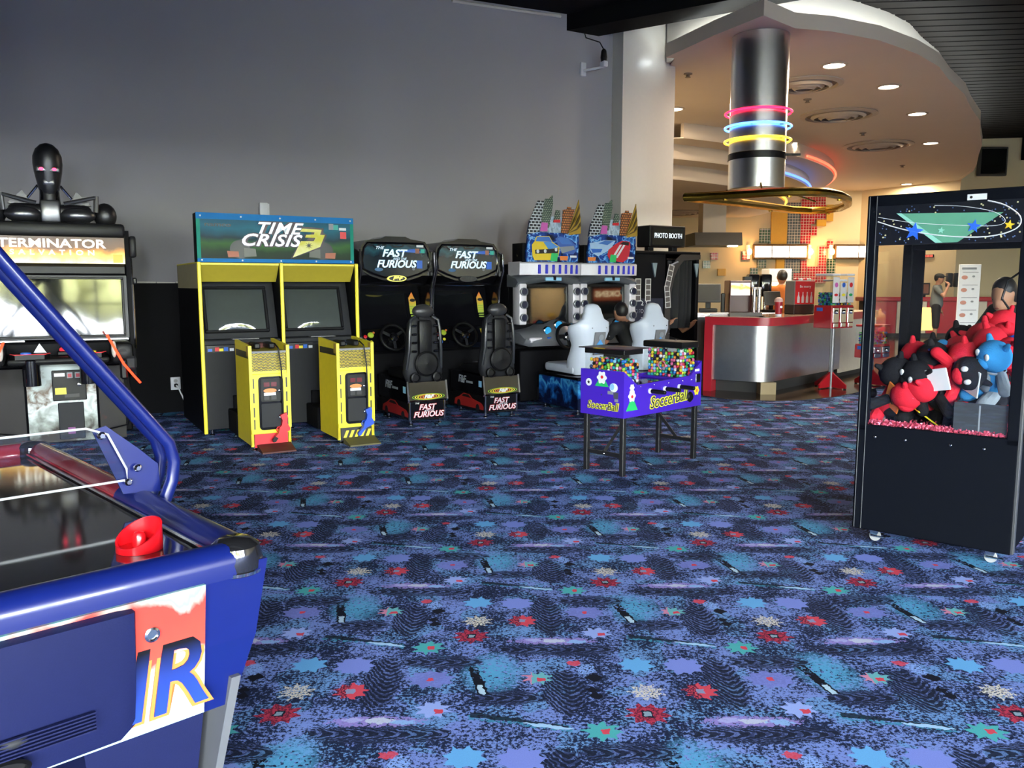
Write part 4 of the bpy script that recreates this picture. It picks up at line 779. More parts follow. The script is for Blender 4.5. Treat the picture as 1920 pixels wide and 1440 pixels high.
    GLS = M('print_windscreen', srgb('#3f6fc0'), .3); YC = M('print_car_yellow', srgb('#e8c832'), .35); SB = M('print_stripe_blue', srgb('#4a8ad0'), .35); IC = M('print_ice', srgb('#a8c8ea'), .35)
    if not second:
        car(((500, 640), (560, 605), (700, 630), (800, 720), (830, 800), (780, 860), (600, 850), (540, 740)), M('print_car_navy', srgb('#3a5cae'), .35), .952); car(((530, 650), (570, 620), (690, 640), (760, 720), (600, 720)), GLS, .948, 'car_window_print'); car(((560, 760), (780, 740), (800, 790), (600, 850)), PGY, .948, 'car_grille_print')
        car(((140, 740), (180, 690), (210, 620), (400, 610), (450, 690), (560, 760), (540, 900), (480, 950), (180, 955), (150, 900)), YC, .946); car(((195, 690), (215, 628), (395, 618), (440, 690)), GLS, .942, 'car_window_print'); car(((310, 695), (420, 690), (550, 765), (390, 800)), SB, .942, 'car_stripe_print'); car(((185, 810), (540, 780), (530, 850), (190, 865)), PK, .942, 'car_grille_print')
        for x, y in ((225, 830), (335, 825), (500, 800)): car(circ(x, y, 20, 14, 26), PW, .938, 'headlamp_print')
    else:
        car(((90, 690), (330, 640), (520, 640), (430, 780), (230, 880), (120, 820)), IC, .952); car(((230, 690), (340, 645), (480, 650), (380, 710)), GLS, .948, 'car_window_print'); car(((110, 770), (300, 770), (270, 820), (140, 830)), PB, .948, 'car_grille_print')
        car(((400, 780), (520, 690), (620, 640), (760, 650), (770, 740), (740, 900), (640, 965), (420, 930), (380, 860)), M('print_car_red', srgb('#c02438'), .35), .946); car(((580, 690), (640, 655), (740, 660), (735, 710)), PK, .942, 'car_window_print')
        for a in (0, 60): car(((585+a, 700), (620+a, 700), (490+a, 900), (455+a, 895)), PW, .942, 'car_stripe_print')
    car(((430, 850), (530, 855), (515, 968), (412, 962)), PG, .936, 'green_sticker'); car(((560, 890), (690, 890), (680, 950), (570, 950)), PO, .944, 'title_print') if not second else car(((60, 895), (190, 895), (180, 950), (60, 950)), PO, .944, 'title_print'); car(((725, 880), (825, 880), (825, 910), (725, 910)), PW, .944, 'white_label')
    return t
skyline_racer(4.46, 2.62, 'skyline racing cabinet with yellow car art and white seat', False)
skyline_racer(5.41, 2.56, 'skyline racing cabinet with red striped car art and white seat', True)

# ---------------------------------------------------------------- lit shooter at the left edge
def salvation():
    loc = WP(-.98, 1.75); rz = math.radians(28); t = thing('shooter_arcade_cabinet', 'tall black shooting cabinet with fiery lit TERMINATOR SALVATION header and robot bust', 'arcade machine', loc, rz)
    # local: x right, -y front
    MB().bev(-.6, .6, .35, 1.3, .05, 1.97, .015, 1).build('rear_body', BLKM, t, 0); MB().bev(-.30, .30, -.05, .4, .05, .80, .02, 1).build('pedestal', BLKM, t, 0)
    for sx in (-1, 1):
        MB().prism([(-.02, .62), (.36, .6), (.36, 2.0), (.06, 2.0), (-.02, 1.5)], sx*.615-.02, sx*.615+.02, 'x').build('side_wing', BLKM, t, 0); MB().tube([(sx*.64, -.02, .9), (sx*.64, -.03, 1.4), (sx*.64, .03, 1.75)], .011, 6).build('wing_rail', CHR, t)
        MB().bev(sx*.66-.03, sx*.66+.03, -.02, .14, 1.75, 1.95, .02, 2).build('wing_pod', BLK, t); MB().bev(sx*.66-.02, sx*.66+.02, -.04, .04, 1.5, 1.56, .01, 1).build('wing_latch', BLK, t)
    MB().bev(-.60, .60, .0, .4, 1.93, 2.06, .03, 2).build('top_cap', BLK, t); MB().bev(-.6, .6, .0, .4, 1.58, 1.68, .02, 1).build('header_sill', BLK, t)
    FIRE = ramp_mat('fire_header', [(0, (1, .93, .55)), (.22, (1, .68, .14)), (.42, (.55, .24, .04)), (.56, (.12, .06, .03)), (1, (.05, .035, .03))], 'Z', 3.6, -6.05, .3, .5, 6, es=1.1)
    MB().box(-.59, .59, .012, .03, 1.69, 1.93).build('header_panel', FIRE, t, 0); LW = M('lit_letter', (1, .95, .8), .4, em=(1, .95, .82), es=1.6)
    text(t, 'TERMINATOR', .108, (.0, .006, 1.865), LW, sx=1.28, bold=.002, spacing=1.0); text(t, 'SALVATION', .062, (.0, .006, 1.785), LW, sx=1.25, spacing=1.85, bold=.001)
    for x0, x1, z0, z1, m_ in ((.49, .57, 1.70, 1.775, M('sticker_lit_yellow', srgb('#f2b632'), .4, em=srgb('#f2b632'), es=.5)), (-.58, -.53, 1.79, 1.84, PT), (-.52, -.46, 1.70, 1.75, M('sticker_lit_yellow', srgb('#f2b632'), .4))): MB().box(x0, x1, .004, .01, z0, z1).build('sticker', m_, t, 0)
    # screen
    MB().prism([(-.008, 1.58), (-.02, 1.0), (.36, 1.0), (.36, 1.58)], -.59, .59, 'x').build('screen_surround', M('monitor_grey', (.05, .05, .052), .5), t, 0); Ms = tiltX(.01, -.022, 1.29, 1.0); MB().box(-.53, .53, -.014, .0, -.255, .255).xf(Ms).build('screen', SCRN, t, 0); frame_bars(1.06, .51, .022, .024, .005).xf(Ms).build('screen_frame', BLK, t, 0)
    for x0, x1 in ((-.58, -.27), (.12, .58)): MB().box(x0, x1, -.04, -.02, .985, .998).build('chrome_strip', CHR, t, 0)
    MB().bev(-.6, .6, -.03, .3, .74, .98, .02, 1).build('speaker_panel', BLKM, t, 0)
    # control deck with two mounted guns
    MB().bev(-.40, .40, -.42, .0, .80, .86, .03, 2).build('control_deck', BLK, t); MB().lathe([(.05, 0), (.05, .02), (.03, .035), (0, .037)], c=(.05, -.1, .9), n=18).build('start_button', M('red_lit_button', srgb('#d02030'), .3, em=(1, .05, .08), es=.6), t); MB().bev(-.02, .12, -.16, -.02, .86, .90, .01, 1).build('button_block', BLK, t)
    poly(t, [(-.21, .88), (-.10, .88), (-.155, .97)], PW, -.05, .004, 'warning_triangle')
    RGL = M('red_light_strip', (1, .03, .01), .4, em=(1, .04, .012), es=4); OUTL = M('red_outline_print', srgb('#e0474a'), .4, em=srgb('#d03038'), es=.25)
    for sx, bt in ((-1, PB), (1, PY)):
        cx = sx*.22
        MB().prism([(cx-.11, -.50), (cx+.11, -.50), (cx+.15, -.40), (cx+.11, -.25), (cx-.11, -.25), (cx-.15, -.40)], .86, .90, 'z').build('gun_deck', BLK, t, 0)
        MB().tube([(cx+.15*a, -.45+b, .90) for a, b in ((-1, .08), (-.75, -.04), (.75, -.04), (1, .08))], .006, 4).build('red_outline', OUTL, t); MB().lathe([(.042, 0), (.042, .02), (.03, .026), (0, .026)], c=(cx+sx*.03, -.45, .895), n=18).build('deck_button', bt, t)
        MB().lathe([(.07, 0), (.07, .22), (.05, .24)], c=(cx, -.36, .62), n=18).build('gun_swivel', BLKG, t)
        gx = sx*.50; gun = MB().bev(gx-.09, gx+.09, -.5, -.02, .80, .98, .04, 2).build('mounted_gun', BLK, t, label='black mounted machine gun')
        MB().cyl((gx, -.5, .9), (gx, .1, .93), .035, 12).build('gun_barrel', BLK, gun); MB().bev(gx-.03, gx+.03, -.56, -.46, .66, .84, .015, 1).build('gun_grip', BLK, gun); MB().bev(gx+sx*.06-.05, gx+sx*.06+.05, -.52, -.2, .74, .86, .02, 1).build('gun_body', DGRY, gun)
        MB().ell((gx-sx*.07, -.53, .93), .022, .02, .075, 12, 8).build('gun_pad', M('gun_pad', srgb('#b8b4a8'), .5), gun)
        pts = [(gx-sx*.10, -.54, 1.02), (gx-sx*.06, -.55, .93), (gx-sx*.0, -.56, .80), (gx+sx*.10, -.55, .70), (gx+sx*.20, -.54, .62)] if sx < 0 else [(gx-.12, -.54, 1.06), (gx-.06, -.55, .93), (gx+.0, -.56, .80), (gx+.07, -.55, .70), (gx+.13, -.54, .62)]
        MB().tube(pts, .011, 6).build('red_light_strip', RGL, gun); MB().tube([(gx, -.4, .78), (gx+sx*.06, -.45, .5), (gx+sx*.03, -.2, .2), (gx*.6, .0, .12)], .007, 6).build('gun_cable', BLK, gun)
    # lower front: printed panel with coin door
    PAN = ramp_mat('ruin_print', [(0, srgb('#3a342c')), (.35, srgb('#9aa29a')), (.6, srgb('#d8e0dc')), (.8, srgb('#6a5a4a')), (1, srgb('#c0ccc8'))], 'Z', 1.6, -.1, .4, 1.4, 7)
    MB().box(-.28, .28, -.062, -.05, .06, .78).build('front_print', PAN, t, 0); RST = ramp_mat('rust_print', [(0, (.01, .008, .008)), (.5, srgb('#3a1410')), (.62, srgb('#6a2a18')), (1, (.012, .01, .01))], 'X', 2, .5, .5, 1.4, 6)
    for sx in (-1, 1): MB().box(sx*.40-.12, sx*.40+.12, -.02, .35, .05, .74).build('side_print', RST, t, 0)
    cdr = MB().bev(-.075, .20, -.085, -.06, .44, .72, .006, 1).build('coin_door', BLK, t, 0); MB().bev(-.04, .17, -.08, -.06, .08, .42, .006, 1).build('cash_door', DGRY, t, 0)
    for x in (.07, .135): MB().bev(x-.024, x+.024, -.092, -.084, .645, .70, .004, 1).build('coin_return', PGY, cdr, 0); MB().box(x-.015, x+.015, -.096, -.091, .655, .688).build('coin_window', M('red_window', srgb('#a02034'), .3), cdr, 0)
    MB().box(-.055, .03, -.088, -.084, .665, .695).build('white_sticker', PW, cdr, 0); MB().box(-.055, .035, -.088, -.084, .50, .56).build('yellow_sticker', PY, cdr, 0); MB().lathe([(.015, 0), (.015, .012), (0, .015)], c=(.145, -.085, .585), n=14, axis='y').build('lock', CHR, cdr); MB().box(.02, .14, -.089, -.084, .47, .50).build('bill_slot', PK, cdr, 0)
    MB().box(.03, .09, -.083, -.08, .13, .19).build('purple_sticker', M('print_purple', srgb('#7a3a78'), .4), t, 0)
    # generic mechanical bust on top: dark steel shoulders, smooth domed head with two red lamps
    b = bpy.data.objects.new('robot_bust', None); COL.objects.link(b); b.parent = t; b.location = (.0, .2, 2.06); GM = M('gunmetal', (.16, .16, .165), .3, .9); GMD = M('dark_gunmetal', (.06, .06, .063), .38, .85)
    MB().bev(-.34, .34, -.09, .12, 0, .17, .06, 3).build('chest_plate', GMD, b); MB().bev(-.08, .08, -.13, -.05, 0, .2, .02, 2).build('breast_block', GM, b)
    for sx in (-1, 1):
        MB().ell((sx*.22, -.07, .07), .15, .08, .075, 16, 10).build('chest_dome', GM, b); MB().ell((sx*.45, .0, .08), .10, .09, .12, 14, 10).build('shoulder_cap', GMD, b)
        MB().cyl((sx*.11, -.12, .17), (sx*.37, -.12, .235), .018, 10).build('collar_piston', GM, b); MB().cyl((sx*.24, -.122, .203), (sx*.37, -.122, .236), .012, 10).build('piston_rod', CHR, b); MB().cyl((sx*.38, -.11, .25), (sx*.37, -.11, .10), .022, 10).build('shoulder_link', GM, b)
        MB().cyl((sx*.18, .0, .22), (sx*.09, .0, .34), .012, 8).build('neck_rod', CHR, b); MB().prism([(sx*.12, .15), (sx*.34, .17), (sx*.22, .29)], .0, .06, 'y').build('trapezius_plate', GMD, b, 0); MB().cyl((sx*.055, -.06, .1), (sx*.06, -.05, .33), .014, 8).build('neck_cable', BLKG, b)
    MB().lathe([(.10, .1), (.085, .2), (.08, .3), (.07, .38)], n=18).build('neck', GMD, b)
    rings = []
    for z, rx, ry in ((.25, .06, .07), (.30, .085, .09), (.38, .10, .105), (.46, .115, .12), (.53, .122, .13), (.60, .118, .13), (.66, .095, .11), (.70, .055, .07), (.715, .015, .02)): rings.append([(rx*math.cos(2*PI*i/24), ry*math.sin(2*PI*i/24)-.01, z) for i in range(24)])
    hd = MB().loft(rings).build('head_shell', GMD, b, 60)
    MB().bev(-.095, .095, -.128, -.05, .445, .50, .015, 2).build('visor_bar', GM, b); MB().bev(-.05, .05, -.11, -.03, .33, .40, .02, 2).build('chin_guard', GM, b)
    for sx in (-1, 1): MB().ell((sx*.052, -.128, .472), .019, .012, .014, 12, 8).build('red_lamp', M('red_lamp', (1, .04, .08), .4, em=(1, .05, .12), es=5), b)
salvation()
# ------------------------------------------------------------------ wall fittings
def outlet(s, z, label, plug):
    t = thing('wall_outlet', label, 'outlet', WP(s, .008, z), A30)
    MB().bev(-.055, .055, -.012, .0, -.075, .075, .006, 2).build('cover_plate', WHT, t)
    for zz in (-.03, .03): MB().prism(circ(0, zz, .022, 14), -.016, -.012, 'y').build('socket', M('socket_grey', (.45, .45, .45), .5), t, 0)
    return t
o1 = outlet(1.35, 2.40, 'white wall outlet with plug above the teal marquee', True)
MB().bev(-.07, .03, -.05, -.012, -.07, .08, .01, 2).build('power_adapter', WHT, o1); MB().cyl((-.0, -.02, -.07), (0, -.02, -.32), .008, 6).build('cable_cover', PW, o1)
o2 = outlet(.24, .34, 'white wall outlet low on the black dado with plugged-in cord', True); MB().bev(-.02, .02, -.05, -.012, -.04, .0, .008, 1).build('plug', BLK, o2)
MB().tube([(0, -.05, -.02), (.02, -.08, -.05), (.06, -.10, -.16), (.10, -.12, -.28), (.22, -.14, -.325), (.45, -.16, -.33)], .009, 6).build('cord', PW, o2)
# security camera high at the end of the gray wall
p = WP(6.02, .0, 4.62); t = thing('security_camera', 'small white security camera on a bracket high on the gray wall', 'camera', p, A30)
MB().bev(-.05, .05, -.03, .0, -.10, .10, .01, 1).build('mount_plate', WHT, t); MB().cyl((0, -.02, -.02), (.22, -.22, .02), .02, 10).build('bracket_arm', WHT, t); MB().bev(.18, .26, -.28, -.16, .01, .10, .02, 2).build('camera_base', WHT, t); MB().lathe([(.04, 0), (.05, .06), (.04, .15), (.02, .18)], c=(.22, -.22, .09), n=16).build('camera_body', BLK, t); MB().tube([(.22, -.22, .26), (.16, -.2, .36), (.02, -.05, .44), (-.02, -.01, .62)], .009, 6).build('cable', BLK, t)
# ================================================================== SOCCER TABLE WITH CAPSULE BINS
def many_balls(name, parent, boxr, r, mats, seed, top_jit=.03):
    """toy capsules heaped in a bin: only the outer layers, several colours"""
    x0, x1, y0, y1, z0, z1 = boxr; rr = random.Random(seed); mb = MB(); idx = []; step = 2*r*.98
    nx, ny, nz = int((x1-x0)/step), int((y1-y0)/step), int((z1-z0)/(step*.9)); proto = MB().ell((0, 0, 0), r, n=7, m=5)
    for k in range(nz):
        for i in range(nx):
            for j in range(ny):
                if 1 < i < nx-2 and 1 < j < ny-2 and k < nz-3: continue
                x, y, z = x0+r+i*step+(k % 2)*r*.7, y0+r+j*step+(k % 2)*r*.6, z0+r+k*step*.9
                if k >= nz-2 and rr.random() < .35: continue
                x = min(x1-r, max(x0+r, x+rr.uniform(-.3, .3)*r)); y = min(y1-r, max(y0+r, y+rr.uniform(-.3, .3)*r)); z += rr.uniform(-.25, .25)*r
                mb.add([(p[0]+x, p[1]+y, p[2]+z) for p in proto.v], proto.f); idx += [rr.randrange(len(mats))]*len(proto.f)
    me = bpy.data.meshes.new(name); me.from_pydata(mb.v, [], mb.f)
    for m_ in mats: me.materials.append(m_)
    me.polygons.foreach_set('material_index', idx); me.polygons.foreach_set('use_smooth', [True]*len(idx)); me.update()
    o = bpy.data.objects.new(name, me); COL.objects.link(o); o.parent = parent; o['kind'] = 'stuff'; return o
CAPS = [M('capsule_'+k, srgb(c), .18, coat=.4) for k, c in (('red', '#c8283a'), ('white', '#e8e8ea'), ('blue', '#2a6ac0'), ('green', '#3aa84a'), ('yellow', '#e8d03a'), ('teal', '#2a9a9a'), ('pink', '#e06a98'), ('black', '#181818'), ('orange', '#e08a3a'), ('navy', '#24306a'), ('lime', '#9ad04a'), ('sky', '#8ac4e8'))]
PUR = M('purple_laminate', srgb('#4020b4'), .4, var=.03)
def soccer_table():
    rz = math.radians(44); t = thing('soccer_table', 'purple SoccerBall foosball vending table on black legs with two capsule bins', 'game table', (1.09, 6.86, 0), rz)
    prof = [(-.53, .467), (.53, .467), (.53, .85), (.37, .735), (-.36, .715), (-.53, .83)]
    for y0, y1, nm in ((-.22, -.20, 'front_panel'), (.20, .22, 'back_panel')): MB().prism(prof, y0, y1, 'y').build(nm, PUR, t, 0)
    MB().box(-.53, -.51, -.2, .2, .467, .83).build('end_panel', PUR, t, 0); MB().box(.51, .53, -.2, .2, .467, .85).build('end_panel', PUR, t, 0); MB().box(-.51, .51, -.2, .2, .467, .62).build('body_core', PUR, t, 0)
    MB().box(-.27, .25, -.2, .2, .62, .635).build('playfield', M('field_dark', (.015, .03, .02), .2), t, 0); MB().box(-.27, .25, -.2, .2, .70, .706).build('field_cover', CLR, t, 0)
    LEG = M('black_leg_paint', (.012, .012, .013), .4)
    for x in (-.49, .49):
        for y in (-.185, .185): MB().bev(x-.02, x+.02, y-.02, y+.02, .0, .467, .004, 1).build('leg', LEG, t, 0)
        MB().bev(x-.014, x+.014, -.17, .17, .145, .175, .003, 1).build('cross_bar', LEG, t, 0); sx = -1 if x < 0 else 1
        MB().tube([(x, .0, .17), (x-sx*.33, 0, .467)], .017, 4).build('brace', LEG, t, 0); bolt(t, x-.018 if sx < 0 else x, -.012, .16, .007)
    # bins
    for x0, x1, z0, z1, fill, lid, sd in ((-.505, -.275, .70, .985, .90, True, 3), (.265, .505, .715, 1.0, .985, False, 5)):
        b = MB().box(x0, x1, -.195, .195, z0-.004, z0).build('bin_floor', PUR, t, 0)
        for nm, q in (('bin_pane', (x0, x1, -.198, -.194)), ('bin_pane', (x0, x1, .194, .198)), ('bin_pane', (x0, x0+.004, -.194, .194)), ('bin_pane', (x1-.004, x1, -.194, .194))): MB().box(*q, z0, z1).build(nm, CLR, b, 0)
        many_balls('toy_capsules', b, (x0+.006, x1-.006, -.190, .190, z0, z0+(z1-z0)*(.78 if lid else .93)), .0150, CAPS, sd)
        if lid: MB().bev(x0-.045, x1+.045, -.235, .235, z1+.012, z1+.02, .004, 1).build('bin_lid', ramp_mat('lid_art', [(0, (.02, .01, .02)), (.5, srgb('#5a3a3a')), (.6, srgb('#b0902c')), (.75, srgb('#2a1a2a')), (1, (.02, .02, .02))], 'Y', 2.2, .5, .3, 1.2, 6), b, 0); MB().bev(x0-.004, x1+.004, -.202, .202, z1-.03, z1+.012, .004, 1).build('bin_rim', BLK, b, 0)
        else:
            MB().bev(x0-.006, x1+.006, -.204, .204, z1-.035, z1+.02, .012, 2).build('bin_lid', BLK, b); MB().lathe([(.012, 0), (.012, .01), (0, .014)], c=(x0+.12, -.05, z1+.02), n=10).build('lid_screw', CHR, b); MB().box(x0-.0075, x0-.0055, -.15, -.06, z1-.06, z1-.035).build('white_sticker', PGY, b, 0)
            MB().tube([(x0-.003, .035*math.cos(a*PI/10), z0+.1+.035*math.sin(a*PI/10)) for a in range(20)], .005, 5, closed=True).build('dispenser_ring', M('ring_pink', srgb('#b87a8a'), .3), b)
    MB().bev(.23, .51, -.2, .2, .70, .72, .004, 1).build('bin_shelf', PUR, t, 0)
    # rods with black handles
    for x in (-.2, .0, .2):
        r_ = MB().cyl((x, -.36, .655), (x, .26, .655), .007, 8).build('rod', CHR, t); MB().lathe([(.016, 0), (.018, .05), (.016, .13), (.01, .135)], c=(x, -.24, .655), n=12, axis='y').build('rod_handle', BLK, r_); MB().lathe([(.022, 0), (.022, .012), (.01, .016)], c=(x, -.22, .655), n=12, axis='y').build('rod_bushing', WHT, r_)
    # lettering and stickers: end face (-x) and front face (-y)
    DK = M('letter_dark', srgb('#1a1440'), .4); LY = M('letter_yellow', srgb('#e6e83a'), .4); RX = (PI/2, 0, -PI/2)
    text(t, 'SoccerBall', .085, (-.532, -.01, .545), LY, rot=RX, shear=.2, bold=.004, sx=.88); text(t, 'SoccerBall', .085, (-.5345, -.01, .545), DK, rot=RX, shear=.2, bold=-.0008, sx=.88)
    text(t, 'SoccerBall', .135, (.06, -.222, .565), LY, rot=(PI/2, math.radians(-3), 0), shear=.25, bold=.008, sx=.92); text(t, 'SoccerBall', .135, (.06, -.2245, .565), DK, rot=(PI/2, math.radians(-3), 0), shear=.25, bold=-.0005, sx=.92)
    def endp(pts, mat, off=.002): return MB().prism([(-a, z) for a, z in pts], -.53-off, -.53-off+.002, 'x').build('sticker', mat, t, 0)
    def flower(cx, cz, R): return [(cx+R*(1+.14*math.cos(6*a))*math.cos(a), cz+R*1.05*(1+.14*math.cos(6*a))*math.sin(a)) for a in [2*PI*i/36 for i in range(36)]]
    endp([(-.07, .70), (.07, .70), (.03, .755), (-.03, .755)], PG); endp(flower(-.0, .77, .045), PW, .003); endp(circ(.003, .775, .013, 12), PR, .005); endp(circ(-.135, .725, .03, 16), PW); endp(star(-.135, .725, .016, .008), PK, .004); endp(circ(.12, .70, .04, 18, .035), PW); endp(circ(.105, .705, .022, 12, .027), PLB, .004)
    endp([(.06, .645), (.115, .645), (.115, .67), (.06, .67)], PGY); endp([(.12, .615), (.165, .615), (.165, .665), (.12, .665)], M('print_slate', srgb('#4a4c58'), .4)); endp([(.13, .59), (.165, .59), (.165, .612), (.13, .612)], PGY); endp(circ(.0, .635, .007, 10), CHR, .004)
    def frp(pts, mat, off=.002): return poly(t, pts, mat, -.22, off, 'sticker')
    frp([(-.50, .52), (-.355, .52), (-.40, .595), (-.455, .595)], PG); frp(flower(-.43, .635, .042), PW, .003); frp(flower(-.43, .70, .026), PW, .003); frp(circ(-.43, .63, .013, 12), PR, .005); frp(flower(.46, .60, .035), PY, .003); frp(circ(.46, .60, .014, 12), PO, .005); frp([(.43, .765), (.495, .765), (.495, .785), (.43, .785)], PW)
    MB().bev(.43, .50, -.235, -.22, .67, .745, .005, 1).build('coin_mech', CHR, t, 0); MB().lathe([(.045, 0), (.045, .008), (.03, .02), (.0, .02)], c=(.36, -.22, .555), n=8, axis='y').build('ball_return', BLK, t)
    for x in (-.32, -.15, .05, .25, .38): bolt(t, x, -.222, .70, .006)
soccer_table()

# ================================================================== CLAW MACHINE
def claw(loc=(2.305, 4.475, 0), rz=math.radians(-40), label='black claw machine on casters with star-printed header and plush pile'):
    t = thing('claw_machine', label, 'claw machine', loc, rz); w = .405; D = .80
    CB = M('claw_black', (.004, .005, .008), .6, bump=.1, spec=.03)
    MB().bev(-w, w, 0, D, .085, .665, .006, 1).build('base_cabinet', CB, t, 0)
    for x in (-w, w-.055):
        for y in (0, D-.055): MB().bev(x, x+.055, y, y+.055, .665, 1.99, .004, 1).build('corner_post', CB, t, 0)
    for x in (-w+.012, -w+.05): MB().box(x-.0015, x+.0015, -.003, .0, .09, 1.985).build('post_seam', M('seam_grey', (.12, .125, .13), .4), t, 0)
    MB().bev(-w, w, 0, D, 1.925, 1.99, .006, 1).build('top_panel', CB, t, 0); MB().bev(-w, w, .0, .03, .655, .70, .004, 1).build('glass_sill', CB, t, 0)
    for y0, y1 in ((D-.05, D),): MB().box(-w+.05, w-.05, y0, y1, 1.71, 1.93).build('rear_header', CB, t, 0)
    STN = M('star_night', srgb('#10131c'), .3); MB().box(-w+.05, w-.05, -.002, .02, 1.715, 1.93).build('header_art', STN, t, 0)
    def q(p): return (-.40+(p[0]-40)*.80/1850, 1.955-(p[1]-160-(p[0]-60)*(-.055))*.000385)
    rr = random.Random(4); YD = M('dot_yellow', srgb('#d8cf9a'), .4); BD = M('dot_blue', srgb('#5a74a8'), .4)
    for k in range(120):
        x, z = rr.uniform(-.345, .345), rr.uniform(1.725, 1.92); poly(t, circ(x, z, .0035 if k % 3 else .0045, 6), YD if k % 3 == 0 else BD, -.002, .001, 'star_dot')
    poly(t, [(-.235, 1.885), (.265, 1.865), (.06, 1.72), (-.02, 1.72)], M('print_sage', srgb('#5b9a80'), .4), -.003, .001, 'green_triangle'); poly(t, [(-.25, 1.886), (-.225, 1.886), (-.01, 1.72), (-.045, 1.72)], M('print_mint', srgb('#8fd0bd'), .4), -.0035, .001, 'triangle_edge')
    def orbit(pts, r0, r1, nm):
        n = len(pts); MB().tube([(x, -.005, z) for x, z in pts], [r0+(r1-r0)*i/(n-1) for i in range(n)], 4).build(nm, PW, t)
    cr = lambda P: [(sum(c*b for c, b in zip((P[max(i-1, 0)][0], P[i][0], P[i+1][0], P[min(i+2, len(P)-1)][0]), ((-u+2*u*u-u**3)/2, (2-5*u*u+3*u**3)/2, (u+4*u*u-3*u**3)/2, (-u*u+u**3)/2))), sum(c*b for c, b in zip((P[max(i-1, 0)][1], P[i][1], P[i+1][1], P[min(i+2, len(P)-1)][1]), ((-u+2*u*u-u**3)/2, (2-5*u*u+3*u**3)/2, (u+4*u*u-3*u**3)/2, (-u*u+u**3)/2)))) for i in range(len(P)-1) for u in (0, .25, .5, .75)]+[P[-1]]
    orbit(cr([(-.345, 1.845), (-.2, 1.795), (0, 1.755), (.2, 1.745), (.325, 1.78), (.34, 1.84), (.27, 1.90), (.19, 1.928)]), .003, .0035, 'orbit_line'); orbit(cr([(-.345, 1.87), (-.15, 1.83), (.1, 1.805), (.24, 1.80), (.275, 1.825), (.22, 1.87), (.08, 1.905), (-.06, 1.918)]), .0015, .0015, 'orbit_line')
    for x, z, R, m_ in ((-.155, 1.785, .05, M('star_blue', srgb('#2a62e0'), .35)), (.135, 1.80, .036, M('star_blue', srgb('#2a62e0'), .35)), (.295, 1.80, .025, M('star_gold', srgb('#e8c030'), .35)), (-.02, 1.785, .018, M('print_mint', srgb('#8fd0bd'), .4))): poly(t, star(x, z, R, a0=80), m_, -.006, .002, 'star_print')
    lb = MB().box(.095, .185, -.004, .0, 1.935, 1.965).build('white_label', PW, t, 0); poly(t, circ(.113, 1.95, .007, 10), PK, -.004, .001, 'label_mark')
    # panes
    for nm, q_ in (('front_pane', (-w+.05, w-.05, .012, .016)), ('rear_pane', (-w+.05, w-.05, D-.016, D-.012))): MB().box(*q_, .70, 1.72).build(nm, CLR, t, 0)
    for x in (-w+.012, w-.016): MB().box(x, x+.004, .05, D-.05, .70, 1.93).build('side_pane', CLR, t, 0)
    MB().box(-w+.05, -w+.12, D-.03, D-.01, .7, 1.72).build('rear_post', CB, t, 0)
    # sparkling bed, prize chute
    mb = MB(); rr = random.Random(9)
    for k in range(1900):
        front = rr.random() < .5; x, y, z = rr.uniform(-.35, .35), (rr.uniform(.018, .06) if front else rr.uniform(.02, .74)), .70+rr.uniform(0, .018)+(.012*math.sin(9*rr.random()) if front else 0)
        s = .007; a = rr.uniform(0, 6.28); mb.add([(x+s*math.cos(a), y, z+s*math.sin(a)), (x+s*math.cos(a+2.1), y+.004, z+s*math.sin(a+2.1)), (x+s*math.cos(a+4.2), y-.003, z+s*math.sin(a+4.2)), (x, y+.006, z+.002)], [(0, 1, 2), (0, 1, 3), (1, 2, 3)])
    bd = mb.build('pink_shred_bed', M('pink_foil', srgb('#e8607c'), .3, .2), t, 0); bd['kind'] = 'stuff'
    MB().box(-w+.06, w-.06, .02, D-.02, .67, .70).build('prize_floor', PK, t, 0)
    ch = MB().box(.09, .345, .025, .03, .715, .87).build('chute_front', M('smoked_acrylic', (.05, .055, .06), .2), t, 0); MB().box(.09, .095, .03, .25, .715, .87).build('chute_side', M('smoked_acrylic', (.05, .055, .06), .2), t, 0); MB().box(.21, .218, .0245, .0255, .72, .86).build('chute_scratch', PGY, ch, 0)
    for x in (-.30, -.14, .09, .25): bolt(t, x, -.001, .635-.0, .007)
    # casters
    for x in (-.30, .30):
        for y in (.1, D-.1):
            c = MB().prism([(x-.03, .085), (x+.03, .085), (x+.012, .03), (x-.02, .03)], y-.022, y+.022, 'y').build('caster', CHR, t, 0); MB().lathe([(.03, -.012), (.032, 0), (.03, .012)], c=(x, y, .032), n=16, axis='y').build('caster_wheel', M('caster_wheel', (.35, .36, .36), .3), c); MB().bev(x-.02, x+.065, y-.028, y-.02, .03, .04, .003, 1).build('caster_brake', CHR, c, 0)
    for z in (.86, .78): MB().lathe([(.03, 0), (.03, .03), (.015, .04), (0, .04)], c=(-w, .2, z), n=14, axis='x').xf(Matrix.Identity(4)).build('side_lock', BLK, t)
    MB().bev(w-.004, w+.012, .0, .05, .09, 1.98, .003, 1).build('edge_strip', M('edge_grey', (.05, .052, .055), .35), t, 0); MB().tube([(.32, .5, 1.6), (.22, .52, 1.52), (.2, .5, 1.42), (.24, .5, 1.36)], .006, 6).build('claw_cable', BLK, t)
    return t
claw()
